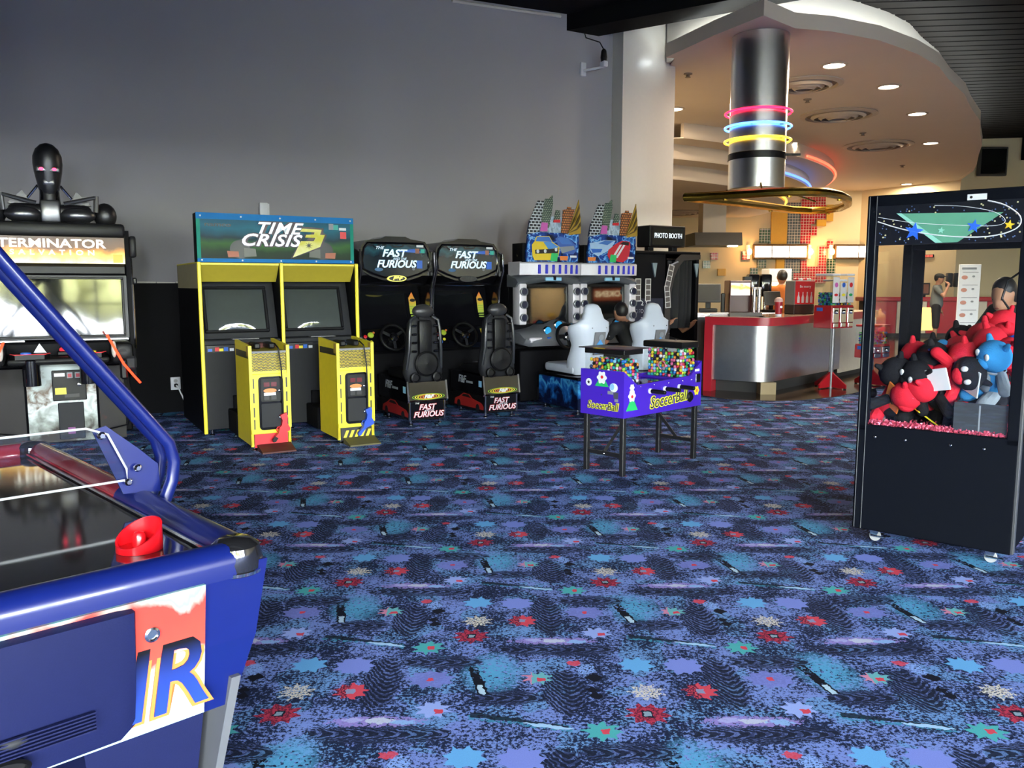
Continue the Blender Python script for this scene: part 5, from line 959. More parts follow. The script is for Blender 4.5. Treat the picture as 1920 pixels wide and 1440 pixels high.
def plush(loc, rot, sc, c1, c2, c3, label, tagc=None):
    t = thing('plush_toy', label, 'plush toy', loc, 0, 'plush toys in the claw machine'); t.rotation_euler = rot; t.scale = (sc, sc, sc)
    MB().ell((0, 0, -.05), .065, .05, .085, 14, 10).build('body', c1, t); MB().ell((0, -.01, .085), .085, .075, .078, 16, 10).build('head', c2, t)
    for sx in (-1, 1): MB().cap((sx*.055, 0, .0), .026, (sx*.125, -.03, -.04), .03).build('arm', c3, t); MB().cap((sx*.035, -.01, -.11), .034, (sx*.06, -.075, -.14), .038).build('leg', c1 if sx < 0 else c3, t); MB().cap((sx*.05, 0, .14), .018, (sx*.065, 0, .165), .012).build('ear', c2, t)
    MB().ell((0, -.036, -.05), .042, .022, .055, 12, 8).build('belly_patch', c3, t); MB().ell((0, -.062, .065), .045, .03, .035, 12, 8).build('muzzle', c1, t); MB().lathe([(.053, -.006), (.056, 0), (.053, .006)], c=(0, 0, .012), n=18, cap=False).build('collar', c3, t)
    for sx in ((-1, 1) if tagc else ()): MB().ell((sx*.032, -.076, .105), .014, .008, .018, 10, 8).build('eye', PW, t)
    if tagc: MB().bev(-.055, .055, -.115, -.108, -.10, .04, .004, 1).build('hang_tag', tagc, t, 0)
    return t
PLR = M('plush_red', srgb('#d8283a'), .9, bump=.6, spec=.15); PLK = M('plush_black', (.014, .014, .016), .9, bump=.6, spec=.15); PLB_ = M('plush_blue', srgb('#1f52c0'), .9, bump=.6, spec=.15); PLC = M('plush_sky', srgb('#3f9ae0'), .9, bump=.6, spec=.15); PLT = M('plush_tan', srgb('#c8a07a'), .9, bump=.5, spec=.15); PLO = M('plush_olive', srgb('#6a5c34'), .9, bump=.5, spec=.15); PLG = M('plush_grey', srgb('#9aa4ae'), .9, bump=.5, spec=.15)
_cm = Matrix.Translation((2.305, 4.475, 0)) @ Matrix.Rotation(math.radians(-40), 4, 'Z')
_pl = [(-.30, .10, .70, PLR, PLR, PLK, (.9, .2, .6), 'red plush lying in the front left corner of the claw machine', None), (-.29, .16, .80, PLK, PLK, PLR, (.5, -.5, .4), 'black plush with red arms against the left pane', None),
 (-.17, .12, .78, PLK, PLK, PLK, (.35, .5, -.2), 'all-black plush sitting at the front with an orange card', PO), (-.05, .12, .75, PLK, PLR, PLK, (.9, .2, -.4), 'black plush with upturned red head at the front center', PY), (.05, .10, .87, PLR, PLK, PLR, (.6, 1.2, .3), 'red plush with black head sprawled above the chute', PW),
 (.26, .14, .90, PLC, PLC, PLG, (.3, .3, -.3), 'sky-blue plush with a white hang tag above the chute', PW), (-.27, .32, .86, PLR, PLR, PLK, (.2, .3, 1.0), 'red plush leaning on the left side behind the front row', None), (-.15, .30, .90, PLB_, PLB_, PLR, (1.0, .2, .5), 'blue plush with red arms near the left of the pile', None),
 (-.06, .28, .92, PLR, PLK, PLR, (.8, -.8, .2), 'red and black plush half buried in the pile center', None), (.08, .26, .92, PLK, PLR, PLK, (.4, .9, -.5), 'black plush with red head under the top layer', None), (.22, .28, .98, PLR, PLR, PLK, (1.1, .3, .8), 'red plush with black straps at the right of the pile', None),
 (-.02, .46, 1.02, PLB_, PLB_, PLC, (.3, .9, .7), 'blue plush with light-blue arms on top left of the pile', None), (.09, .42, 1.02, PLR, PLR, PLB_, (.7, .5, -.9), 'bright red plush with blue arms high in the pile', None), (.19, .45, 1.08, PLR, PLR, PLR, (.2, -.6, .2), 'all-red plush near the top of the pile', None),
 (.13, .58, 1.12, PLK, PLK, PLG, (.9, .4, .3), 'black plush with grey patch at the back of the pile top', None), (.30, .50, 1.10, PLO, PLR, PLO, (.3, .2, -.6), 'olive plush with red head at the top right', None), (.22, .62, 1.17, PLR, PLR, PLT, (.5, -.3, .4), 'small red plush with tan arms at the very top', None),
 (.32, .32, 1.0, PLR, PLR, PLB_, (.4, -.9, .4), 'red plush with blue arms against the right pane', None), (-.20, .50, .88, PLK, PLK, PLB_, (.3, .5, .1), 'black plush with blue arms at the back left', None), (-.05, .62, .95, PLR, PLK, PLK, (.2, .2, .9), 'red plush with black head at the back of the pile', None)]
for x, y, z, a, b, c, r, lb, tg in _pl:
    p = _cm @ Vector((max(-.235, min(.235, x*.92)), min(.62, max(.17, y+.06)), z+.13-(.09 if z > 1.0 else 0))); plush(p, (r[0]*1.3-.2, r[1]*1.1, r[2]*1.6-.9), 1.12 if z < 1.1 else 1.0, a, b, c, lb, tg)
# hidden lower layer that carries the pile
for i, (x, y, z) in enumerate([(-.12, .38, .72), (.1, .38, .74), (.26, .42, .74), (-.02, .55, .74), (.2, .6, .76), (.12, .52, .9), (.28, .6, .92), (.02, .4, .86)]):
    p = _cm @ Vector((max(-.235, min(.235, x)), y, z+.12)); plush(p, (.6*(i % 3), .4*(i % 2), i*1.1), .95, (PLK, PLR)[i % 2], (PLR, PLK)[i % 2], PLK, 'plush %s buried in the lower pile %s' % (('black', 'red')[i % 2], ('left of center', 'at mid center', 'toward the right pane', 'behind the center', 'at the back right', 'under the top red toy', 'under the olive toy', 'below the blue toy')[i]), None)

# ================================================================== AIR HOCKEY TABLE
def hockey():
    rz = math.radians(134); C = (-.631, 2.071, 0); t = thing('air_hockey_table', 'blue air hockey table with overhead arms and AIR artwork on its end', 'game table', C, rz)
    NAV = M('hockey_blue', srgb('#0b1858'), .3, coat=.25); NAVD = M('hockey_navy', srgb('#10163c'), .55, bump=.15, spec=.2); RIN = M('hockey_red', srgb('#8a2430'), .16, coat=.6); L_, W_ = 1.95, 1.15
    top = [(0, 0), (L_, 0), (L_, W_), (0, W_)]; bot = [(.05, .085), (L_-.05, .085), (L_-.05, W_-.085), (.05, W_-.085)]
    MB().loft([[(x, y, .42) for x, y in bot], [(x*.998, y, .60) for x, y in [(.02, .03), (L_-.02, .03), (L_-.02, W_-.03), (.02, W_-.03)]], [(x, y, .80) for x, y in top]]).build('body', NAV, t, 0)
    MB().box(.09, L_-.09, .09, W_-.09, .795, .803).build('playfield', M('playfield_black', (.02, .02, .021), .07, coat=.7), t, 0)
    def rail(a, b, mat, nm, r=.045):
        a, b = Vector(a), Vector(b); d = (b-a).normalized(); n = Vector((-d.y, d.x, 0)); sec = []
        for q in range(13): an = PI*q/12; sec.append((math.cos(an)*r*1.05, .805+math.sin(an)*.045))
        sec += [(-r*1.05, .77), (r*1.05, .77)]; return MB().loft([[tuple(p+n*u+Vector((0, 0, z))) for u, z in sec] for p in (a, b)]).build(nm, mat, t, 50)
    rail((.05, .045, 0), (.86, .045, 0), NAV, 'side_rail'); rail((.86, .045, 0), (L_-.05, .045, 0), RIN, 'side_rail'); rail((.045, .05, 0), (.045, W_-.05, 0), NAV, 'end_rail'); rail((L_-.045, .05, 0), (L_-.045, W_-.05, 0), RIN, 'end_rail'); rail((.05, W_-.045, 0), (.86, W_-.045, 0), NAV, 'side_rail'); rail((.86, W_-.045, 0), (L_-.05, W_-.045, 0), RIN, 'side_rail')
    for a, b in (((.05, .10, .812), (L_-.1, .10, .812)),): MB().tube([a, b], .006, 6).build('rail_chrome_line', CHR, t)
    for x, y in ((.06, .06), (L_-.06, .06), (.06, W_-.06), (L_-.06, W_-.06)):
        c = MB().lathe([(.066, .765), (.07, .80), (.062, .835), (.04, .852), (.0, .856)], c=(x, y, 0), n=24).build('corner_cap', M('corner_chrome', (.10, .10, .11), .1, .9), t); MB().lathe([(.071, .768), (.072, .776), (.068, .778)], c=(x, y, 0), n=24, cap=False).build('cap_trim', CHR, c)
    # end panel: artwork between blue margin and bulging navy door
    Mf = Matrix.Translation((.0, 0, 0))
    def onend(y0, y1, z0, z1, d=.016):   # a slab on the tapered end face
        f = lambda z: .05-(z-.42)*.05/.38
        return MB().add([(f(z)-dd, y, z) for z in (z0, z1) for y in (y0, y1) for dd in (0, d)], [(0, 1, 3, 2), (4, 6, 7, 5), (0, 4, 5, 1), (2, 3, 7, 6), (1, 5, 7, 3), (0, 2, 6, 4)])
    ART = ramp_mat('air_art', [(0, srgb('#a8dcd8')), (.2, srgb('#cfe0da')), (.40, srgb('#d8dcd6')), (.50, srgb('#c84438')), (.78, srgb('#c03c34')), (.86, srgb('#7fb5aa')), (1, srgb('#b8d0c8'))], 'Z', 2.5, -1.05, .35, .5, 6)
    onend(.17, W_-.17, .43, .775).build('end_artwork', ART, t, 0)
    tl = -math.atan(.05/.38); ORG = M('letter_orange', srgb('#cf7430'), .45); LB = ramp_mat('letter_blue_fade', [(0, srgb('#203c90')), (.6, srgb('#1c2f74')), (1, srgb('#08080e'))], 'Y', 6, .5, .35, .1, 4)
    for s_, y in (('R', .245), ('I', .345), ('A', .48)):
        text(t, s_, .25, (.010, y, .555), ORG, rot=(PI/2-tl*0, 0, -PI/2), shear=.18, bold=.012, sx=.95); text(t, s_, .25, (.006, y, .555), LB, rot=(PI/2, 0, -PI/2), shear=.18, bold=.003, sx=.95)
    lk = MB().lathe([(.017, 0), (.018, .008), (.013, .01), (.012, .004), (0, .004)], n=18, axis='x').xf(Matrix.Translation((.0, .30, .685)) @ Matrix.Rotation(PI, 4, 'Z')).build('lock', CHR, t)
    # navy moulded door
    rg = []
    for y, z0, z1 in ((.335, .50, .765), (.345, .475, .77), (.38, .452, .772), (.7, .448, .772), (.98, .452, .772), (1.02, .475, .77), (1.03, .50, .765)):
        dd = .015 if y in (.335, 1.03) else (.05 if .37 < y < 1.0 else .04); f = lambda z: .05-(z-.42)*.05/.38; rg.append([(f(z0)+.01, y, z0-.006), (f(z0)-dd*.9, y, z0), (f((z0+z1)/2)-dd*1.1, y, (z0+z1)/2), (f(z1)-dd*.8, y, z1-.012), (f(z1)+.01, y, z1)])
    dr = MB().loft(rg).build('moulded_door', NAVD, t, 50, label='dark navy moulded door with puck slot')
    for k in range(6): MB().box(-.012, -.004, .44, .96, .515+k*.008, .518+k*.008).xf(Matrix.Translation((-.024, 0, 0))).build('door_rib', NAVD, dr, 0)
    MB().ell((-.026, .60, .545), .012, .03, .012, 12, 8).build('embossed_badge', DGRY, dr); MB().lathe([(.045, 0), (.05, .012), (.042, .02), (.04, .006), (0, .006)], n=20, axis='x').xf(Matrix.Translation((-.022, .63, .49)) @ Matrix.Rotation(PI, 4, 'Z') @ Matrix.Diagonal((1, 1.2, .5, 1))).build('puck_slot', BLK, dr)
    MB().box(-.036, -.033, .70, .74, .60, .625).build('tape_scrap', PGY, dr, 0)
    for x in (.32, L_-.32):
        for y in (.28, W_-.28): MB().loft([[(x-.16, y-.11, 0), (x+.16, y-.11, 0), (x+.16, y+.11, 0), (x-.16, y+.11, 0)], [(x-.2, y-.15, .42), (x+.2, y-.15, .42), (x+.2, y+.15, .42), (x-.2, y+.15, .42)]]).build('leg', NAVD, t, 0)
    MB().loft([[(.13, .12, .06), (.2, .11, .06), (.2, .14, .06), (.13, .14, .06)], [(.02, .075, .5), (.2, .075, .5), (.2, .1, .5), (.02, .1, .5)]]).build('grey_skirt', M('skirt_grey', (.10, .105, .115), .55), t, 0)
    # overhead arms
    for x in (.69, .80):
        a = [(x, -.01, .82), (x, -.035, .88), (x, -.045, .94), (x, -.03, 1.0), (x, .03, 1.08), (x, .19, 1.29), (x, .35, 1.505), (x, .5, 1.71), (x, .575, 1.76), (x, .65, 1.71), (x, .8, 1.505), (x, .96, 1.29), (x, 1.12, 1.08), (x, 1.18, 1.0), (x, 1.195, .94), (x, 1.185, .88), (x, 1.16, .82)]
        MB().tube(a, .020, 12).build('overhead_arm', NAV, t, 60)
    MB().bev(.64, .85, .42, .73, 1.74, 1.95, .02, 2).build('score_box', NAVD, t); MB().box(.636, .64, .46, .69, 1.79, 1.9).build('score_display', SCRN, t, 0)
    for yy, s_ in ((.0, 1), (W_, -1)):
        MB().prism([(yy-s_*.015, .84), (yy+s_*.10, .85), (yy+s_*.18, 1.06), (yy+s_*.14, 1.07), (yy+s_*.05, .99), (yy-s_*.01, .93)], .735, .742, 'x').build('shield_bracket', NAV, t, 0)
        for y, z in ((.16, 1.045), (.06, .93), (.09, .89)): MB().lathe([(.012, 0), (.012, .01), (.007, .016), (0, .016)], n=12, axis='x').xf(Matrix.Translation((.72, yy+s_*y, z)) @ Matrix.Rotation(PI, 4, 'Z')).build('bolt', CHR, t)
    sh = [(.09, .895), (W_-.09, .895), (W_-.09, .93), (W_-.14, 1.045), (W_-.2, 1.07), (.2, 1.07), (.14, 1.045), (.09, .93)]; MB().prism(sh, .72, .726, 'x').build('shield', glass('scuffed_acrylic', (.90, .91, .91)), t, 0); MB().tube([(.723, y, z) for y, z in sh], .0035, 4, closed=True).build('shield_edge', M('acrylic_edge', (.6, .62, .62), .3), t)
hockey()
p = G(262, 1030, .803); t = thing('hockey_mallet', 'red air hockey mallet resting on the black playing field', 'mallet', (p.x, p.y, .8035), math.radians(68))
n = 28; R0 = .058; mb = MB(); rings = []
for r, top in ((R0-.004, False), (R0, False), (R0, True), (R0-.006, True), (R0-.008, False)):
    rings.append([(r*math.cos(2*PI*i/n), r*math.sin(2*PI*i/n), (.046+.030*math.cos(2*PI*i/n)) if top else (.0 if r > R0-.005 else .008)) for i in range(n)])
MB().loft(rings).build('cup', M('mallet_red', srgb('#d8141e'), .28, coat=.3), t, 50); MB().lathe([(.018, .004), (.017, .035), (.012, .046), (0, .05)], n=18).build('knob', M('mallet_red', srgb('#d8141e'), .28), t)
# ================================================================== PHOTO BOOTH
def booth():
    t = thing('photo_booth', 'black photo booth with arched curtain doorway and lit PHOTO BOOTH sign on top', 'photo booth', WP(6.72, 1.1), A30)
    MB().bev(-.66, .02, 0, .75, .03, 1.93, .01, 1).build('camera_cabinet', BLKM, t, 0); MB().bev(.60, .66, 0, .75, .03, 1.93, .01, 1).build('end_wall', BLKM, t, 0); MB().box(.02, .6, .70, .75, .03, 1.93).build('rear_wall', BLKM, t, 0); MB().bev(-.67, .67, -.01, .76, 1.93, 1.97, .008, 1).build('roof', BLKM, t, 0); MB().box(.02, .6, 0, .7, .03, .1).build('floor_plate', BLKM, t, 0)
    # arched surround
    arch = [(.0, .03), (.0, 1.2), (.03, 1.5), (.10, 1.72), (.2, 1.86), (.3, 1.93), (.66, 1.93), (.66, 1.86), (.34, 1.84), (.25, 1.75), (.17, 1.6), (.12, 1.4), (.10, 1.15), (.10, .03)]
    MB().prism(arch, -.02, .0, 'y').build('arch_surround', M('booth_umber', (.030, .026, .024), .45), t, 0)
    rg = []
    for z in (.86, 1.1, 1.4, 1.7, 1.84):
        row = []
        for i in range(25): x = .10+(.47 if z > .9 else .45)*i/24-(.0 if z < 1.5 else 0); row.append((x, .06+.022*math.sin(i*1.6)+.01*math.sin(i*.7), z))
        row += [(p[0], p[1]+.01, p[2]) for p in reversed(row)]; rg.append(row)
    MB().loft(rg).build('curtain', M('black_curtain', (.010, .010, .011), .85), t, 40); MB().cyl((.08, .06, 1.86), (.62, .06, 1.86), .012, 8).build('curtain_rod', CHR, t)
    for x in (-.2, .585): MB().prism([(x-.045, 1.8), (x+.045, 1.8), (x+.01, 1.6)], -.024, -.0, 'y').build('mirror_triangle', M('mirror_blue', srgb('#9fb4c4'), .1, .6), t, 0)
    ST = M('strip_paper', srgb('#d0cfca'), .5); SI = M('strip_photo', srgb('#55504c'), .5)
    for x, z, a in ((-.48, 1.42, 0), (-.30, 1.42, 0), (.075, 1.62, -14), (.045, 1.32, 6)):
        Mx = Matrix.Translation((x, -.003 if x < 0 else -.022, z)) @ Matrix.Rotation(math.radians(-a), 4, 'Y')
        s = MB().box(-.05, .05, -.003, 0, -.16, .16).xf(Mx).build('photo_strip', ST, t, 0)
        for k in range(4): MB().box(-.038, .038, -.005, -.003, -.148+k*.077, -.082+k*.077).xf(Mx).build('photo_frame', SI, s, 0)
    text(t, 'PHOTO BOOTH', .085, (-.36, -.002, 1.12), PW, sx=.82, bold=.001)
    for sg in (-1, 1):
        for sx in (-1, 1): MB().tube([(-.36+sx*(.02+.07*k/6+.03*math.sin(k*1.5)), -.002, 1.12+sg*(.075+.016*k+.012*math.cos(k*1.7))) for k in range(8)], .006, 5).build('scroll_print', PW, t)
    text(t, 'FLASH & FUN' if False else 'PHOTO', .03, (.17, -.022, 1.80), PW, rot=(PI/2, math.radians(-20), 0), sx=1.3)
    MB().box(-.64, -.02, -.004, .0, .95, 1.30).build('blue_panel', M('booth_navy', (.008, .012, .03), .3), t, 0)
    MB().bev(.15, .58, .3, .68, .1, .5, .02, 1).build('bench', BLK, t)
    # sign
    for x in (-.17, .27): MB().bev(x-.05, x+.05, .1, .2, 1.97, 2.04, .01, 1).build('sign_post', BLK, t, 0)
    MB().bev(-.28, .38, .0, .3, 2.03, 2.33, .012, 1).build('sign_box', BLK, t, 0); MB().box(-.24, .34, -.004, .0, 2.06, 2.30).build('sign_face', BLKG, t, 0); text(t, 'PHOTO BOOTH', .10, (.05, -.008, 2.185), M('sign_letter', (.8, .85, .85), .4, em=(.85, .95, 1), es=.9), sx=.70)
booth()
# ================================================================== CONCESSION COUNTER
RLM = M('counter_red', srgb('#a8202e'), .3, coat=.3); WLM = M('counter_white', srgb('#cfc8b8'), .5); CST = M('counter_steel', (.62, .62, .60), .3, 1.0)
def rounded(pts, r=.22, k=6):
    out = [Vector(pts[0])]
    for i in range(1, len(pts)-1):
        p = Vector(pts[i]); a = (Vector(pts[i-1])-p).normalized(); b = (Vector(pts[i+1])-p).normalized(); A, B = p+a*r, p+b*r
        for j in range(k+1): u = j/k; out.append(A*(1-u)**2+p*2*u*(1-u)+B*u*u)
    out.append(Vector(pts[-1])); return [tuple(v) for v in out]
CPTH = [(2.70, 11.62), (3.46, 11.12), (4.66, 12.42), (6.3, 14.3)]
path = rounded(CPTH, .25); OFF = Vector((3.46, 11.12, 0)); loc2 = lambda pts: [(p[0]-OFF.x, p[1]-OFF.y) for p in pts]
t = thing('concession_counter', 'red topped concession counter with curved brushed steel front', 'counter', OFF)
strip(MB(), loc2(path), .94, 1.05, .62).build('countertop', RLM, t, 30); cut = [p for p in rounded([(2.80, 11.63), (3.46, 11.20), (4.62, 12.47), (5.2, 13.12)], .25)]
strip(MB(), loc2(cut), .17, .94, .03).build('steel_front', CST, t, 30); strip(MB(), loc2([(5.2, 13.12), (6.3, 14.38)]), .1, .94, .03).build('white_front', WLM, t, 0)
strip(MB(), loc2([(2.90, 11.72), (3.46, 11.36), (4.55, 12.56), (6.2, 14.4)]), 0, .94, .42).build('core', M('counter_core', (.03, .03, .03), .7), t, 0); strip(MB(), loc2([(2.70, 11.64), (2.80, 11.575)]), .0, .94, .6).build('end_panel', RLM, t, 0)
MB().box(-.07, .14, .10, .3, .0, .17).build('corner_foot', M('stone_block', srgb('#a08c68'), .6), t, 0)
strip(MB(), loc2([(p[0]+.0, p[1]+.005) for p in path]), 1.05, 1.056, .6).build('top_laminate', M('top_laminate', srgb('#c8a890'), .15, coat=.5), t, 30)
# inner worktop
t = thing('service_worktop', 'stainless steel service worktop behind the red counter', 'worktop', (3.0, 12.95, 0))
MB().bev(-.15, 1.2, 0, .75, .98, 1.06, .01, 1).build('top', STL, t, 0); MB().box(-.1, 1.15, .05, .7, 0, .98).build('cabinet_body', M('worktop_body', (.12, .12, .12), .5, .4), t, 0)
WZ = 1.06
def pos(x, y, rz, sc, label):
    t = thing('cash_register', label, 'cash register', (x, y, WZ), rz, 'touch screen registers'); t.scale = (sc, sc, sc); MB().bev(-.14, .14, -.1, .16, 0, .06, .01, 1).build('base', BLK, t, 0); MB().bev(-.04, .04, .0, .06, .05, .22, .01, 1).build('stand', BLK, t, 0)
    Mx = tiltX(0, -.02, .3, 18); MB().bev(-.19, .19, -.02, .03, -.15, .15, .01, 1).xf(Mx).build('monitor', M('pos_grey', (.13, .13, .125), .5), t, 0); MB().box(-.17, .17, -.024, -.019, -.125, .13).xf(Mx).build('screen', M('pos_screen', (.10, .10, .095), .3), t, 0); MB().bev(.2, .26, .0, .12, 0, .3, .01, 1).build('card_reader', BLK, t, 0)
pos(3.12, 13.25, math.radians(-10), 1, 'grey touch screen register nearest the photo booth'); pos(4.08, 13.08, math.radians(12), .74, 'grey touch screen register behind the red cup')
t = thing('food_warmer', 'small lit food warmer with orange photo panel on the worktop', 'food warmer', (3.60, 13.25, WZ)); MB().bev(-.17, .17, -.1, .25, 0, .50, .01, 1).build('body', M('warmer_maroon', srgb('#4a1c1e'), .4), t, 0); MB().box(-.15, .15, -.105, -.1, .27, .46).build('lit_panel', ramp_mat('warmer_lit', [(0, (1, .95, .85)), (.45, (1, .75, .4)), (.7, (.9, .3, .05)), (1, (1, .9, .7))], 'Z', 5, -1.3, .4, 1.0, 6, es=2.0), t, 0); MB().box(.08, .2, -.02, .1, .50, .56).build('box_on_top', BLK, t, 0)
for x, lb in ((3.90, 'black cup dispenser tower left of the chrome tubes'), (4.10, 'black cup dispenser tower right of the chrome tubes')):
    t = thing('cup_dispenser', lb, 'dispenser', (x-.02, 13.47, WZ), 0, 'black cup dispensers'); MB().bev(-.09, .09, -.09, .09, .24, .60, .03, 2).build('housing', BLKG, t); MB().cyl((0, 0, 0), (0, 0, .26), .03, 12).build('post', CHR, t); MB().lathe([(.08, 0), (.08, .02), (.02, .03)], n=20).build('foot', BLK, t)
for x, lb in ((3.81, 'chrome cup tube, left one of the pair'), (3.89, 'chrome cup tube, right one of the pair')):
    t = thing('cup_tube', lb, 'cup tube', (x-.03, 13.02, WZ), 0, 'chrome cup tubes'); MB().lathe([(.032, 0), (.032, .36), (.028, .365)], n=16).build('tube', CHR, t); MB().lathe([(.036, .36), (.036, .39), (.03, .395)], n=16).build('rim', WHT, t)
t = thing('soda_cup', 'red paper cup with white foam-like lid standing on the red counter', 'cup', (3.72, 11.62, 1.056)); MB().lathe([(.042, 0), (.042, .012), (.055, .20), (.057, .20)], n=20).build('cup', RLM, t); MB().lathe([(.043, -.001), (.0435, .05), (.0435, .05)], n=20).build('white_band', PW, t); MB().lathe([(.06, .20), (.058, .225), (.045, .25), (.02, .262), (0, .264)], n=20).build('lid', M('cup_lid', srgb('#e4b8b0'), .4), t); poly(t, circ(.02, .13, .018, 14), PW, -.052, .003, 'logo')
t = thing('drink_cooler', 'red drink cooler box with white bottle pictures on the counter', 'cooler', (4.36, 12.42, 1.056), math.radians(22)); MB().bev(-.19, .19, 0, .22, .0, .14, .008, 1).build('base', M('cooler_base', (.03, .015, .015), .4), t, 0); MB().bev(-.19, .19, .0, .22, .14, .50, .01, 1).build('body', GRYP, t, 0); MB().box(-.18, .18, -.004, .0, .15, .49).build('front_print', PR, t, 0)
for k in range(4):
    x = -.12+k*.08; poly(t, [(x-.022, .17), (x+.022, .17), (x+.022, .25), (x+.008, .29), (x+.008, .33), (x-.008, .33), (x-.008, .29), (x-.022, .25)], PW, -.004, .003, 'bottle_print'); MB().bev(x-.025, x+.025, .03, .1, .50, .53, .008, 1).build('snack_on_top', (PR, PW)[k % 2], t, 0)
text(t, 'Be merry', .055, (0, -.007, .41), PW)
t = thing('serving_tray', 'dark plastic serving tray lying on the counter corner', 'tray', (3.30, 11.78, 1.056), math.radians(-10)); MB().bev(-.22, .22, -.12, .12, 0, .015, .006, 1).build('tray_base', M('tray_brown', srgb('#2e1c1c'), .4), t, 0); strip(MB(), [(-.22, -.12), (.22, -.12), (.22, .12), (-.22, .12), (-.22, -.12)], 0, .045, .012).build('tray_rim', M('tray_brown', srgb('#2e1c1c'), .4), t, 0)
t = thing('napkin_stack', 'low white stack of menus beside the serving tray', 'napkins', (2.98, 11.92, 1.056), math.radians(-25)); MB().bev(-.13, .13, -.08, .08, 0, .03, .004, 1).build('stack', PW, t, 0); MB().box(-.12, .12, -.07, .07, .03, .032).build('top_sheet', M('paper_pink', srgb('#e6c8c0'), .6), t, 0)
# popcorn case and extractor hood deeper inside
t = thing('popcorn_case', 'tall lit popcorn case behind the orange-shirted worker', 'popcorn case', (5.2, 16.2, 0)); MB().bev(-.22, .22, 0, .5, 0, 1.0, .01, 1).build('cabinet', STL, t, 0); MB().bev(-.2, .2, .02, .48, 1.0, 1.55, .01, 1).build('case', M('case_lit', (1, .85, .55), .4, em=(1, .82, .5), es=1.6), t, 0); MB().bev(-.22, .22, 0, .5, 1.55, 1.8, .01, 1).build('header', WHT, t, 0); poly(t, [(-.15, 1.42), (.15, 1.45), (.05, 1.25), (.1, 1.2), (-.1, 1.1)], M('case_print', srgb('#3a4a7a'), .4), .015, .004, 'sign_print')
a, b = AY(1298, 461, 24), AY(1386, 437, 24); t = thing('extractor_hood', 'dark steel extractor hood under the low round soffit', 'hood', ((a.x+b.x)/2, 24, a.z)); w_ = (b.x-a.x)/2; h_ = b.z-a.z
MB().loft([[(-w_, -.4, 0), (w_, -.4, 0), (w_, 1, 0), (-w_, 1, 0)], [(-w_, -.3, h_), (w_, -.3, h_), (w_, 1, h_), (-w_, 1, h_)]]).build('canopy', M('hood_steel', (.10, .095, .09), .4, .7), t, 0); MB().box(-w_*.5, w_*.5, .2, .8, h_, 3.84-a.z).build('duct', SOFF, t, 0); MB().bev(w_-.35, w_-.1, -.3, -.05, -.03, 0, .01, 1).build('hood_lamp', LENS, t, 0)
# menu boards and sconces
def menu(px0, px1, py0, py1, n, label, y=29.9):
    a, b = AY(px0, py1, y), AY(px1, py0, y); t = thing('menu_board', label, 'menu board', ((a.x+b.x)/2, y, a.z), 0, 'lit menu boards'); w, h = b.x-a.x, b.z-a.z; MB().bev(-w/2, w/2, 0, .15, 0, h, .02, 1).build('frame', M('board_bronze', srgb('#6a5030'), .4, .6), t, 0)
    for k in range(n): x0 = -w/2+.06+k*(w-.09)/n; MB().box(x0, x0+(w-.09)/n-.04, -.02, .0, .07, h-.07).build('lit_panel', M('menu_lit', (1, .97, .9), .5, em=(1, .95, .86), es=5), t, 0)
menu(1412, 1516, 458, 486, 3, 'long lit menu board of three white panels above the concession'); menu(1565, 1655, 458, 486, 2, 'lit menu board partly hidden by the claw machine')
for px, lb in ((1406, 'orange glass wall sconce left of the long menu board'), (1521, 'orange glass wall sconce right of the long menu board'), (1561, 'orange glass wall sconce left of the second menu board')):
    p = AY(px, 472, 29.8); t = thing('wall_sconce', lb, 'sconce', (p.x, 29.95, p.z), 0, 'wall sconces'); MB().bev(-.05, .05, -.02, .15, -.25, .25, .01, 1).build('bracket', M('sconce_cream', srgb('#e8d8a8'), .4, em=(1, .8, .4), es=1.0), t, 0); MB().ell((0, -.12, 0), .09, .08, .12, 14, 10).build('glass_shade', M('sconce_glow', (1, .6, .25), .4, em=(1, .55, .18), es=10), t)
    l = bpy.data.lights.new('sconce_lamp', 'POINT'); l.energy = 30; l.color = (1, .5, .18); l.shadow_soft_size = .1; lo = bpy.data.objects.new('sconce_lamp', l); COL.objects.link(lo); lo.parent = t; lo.location = (0, -.35, 0)
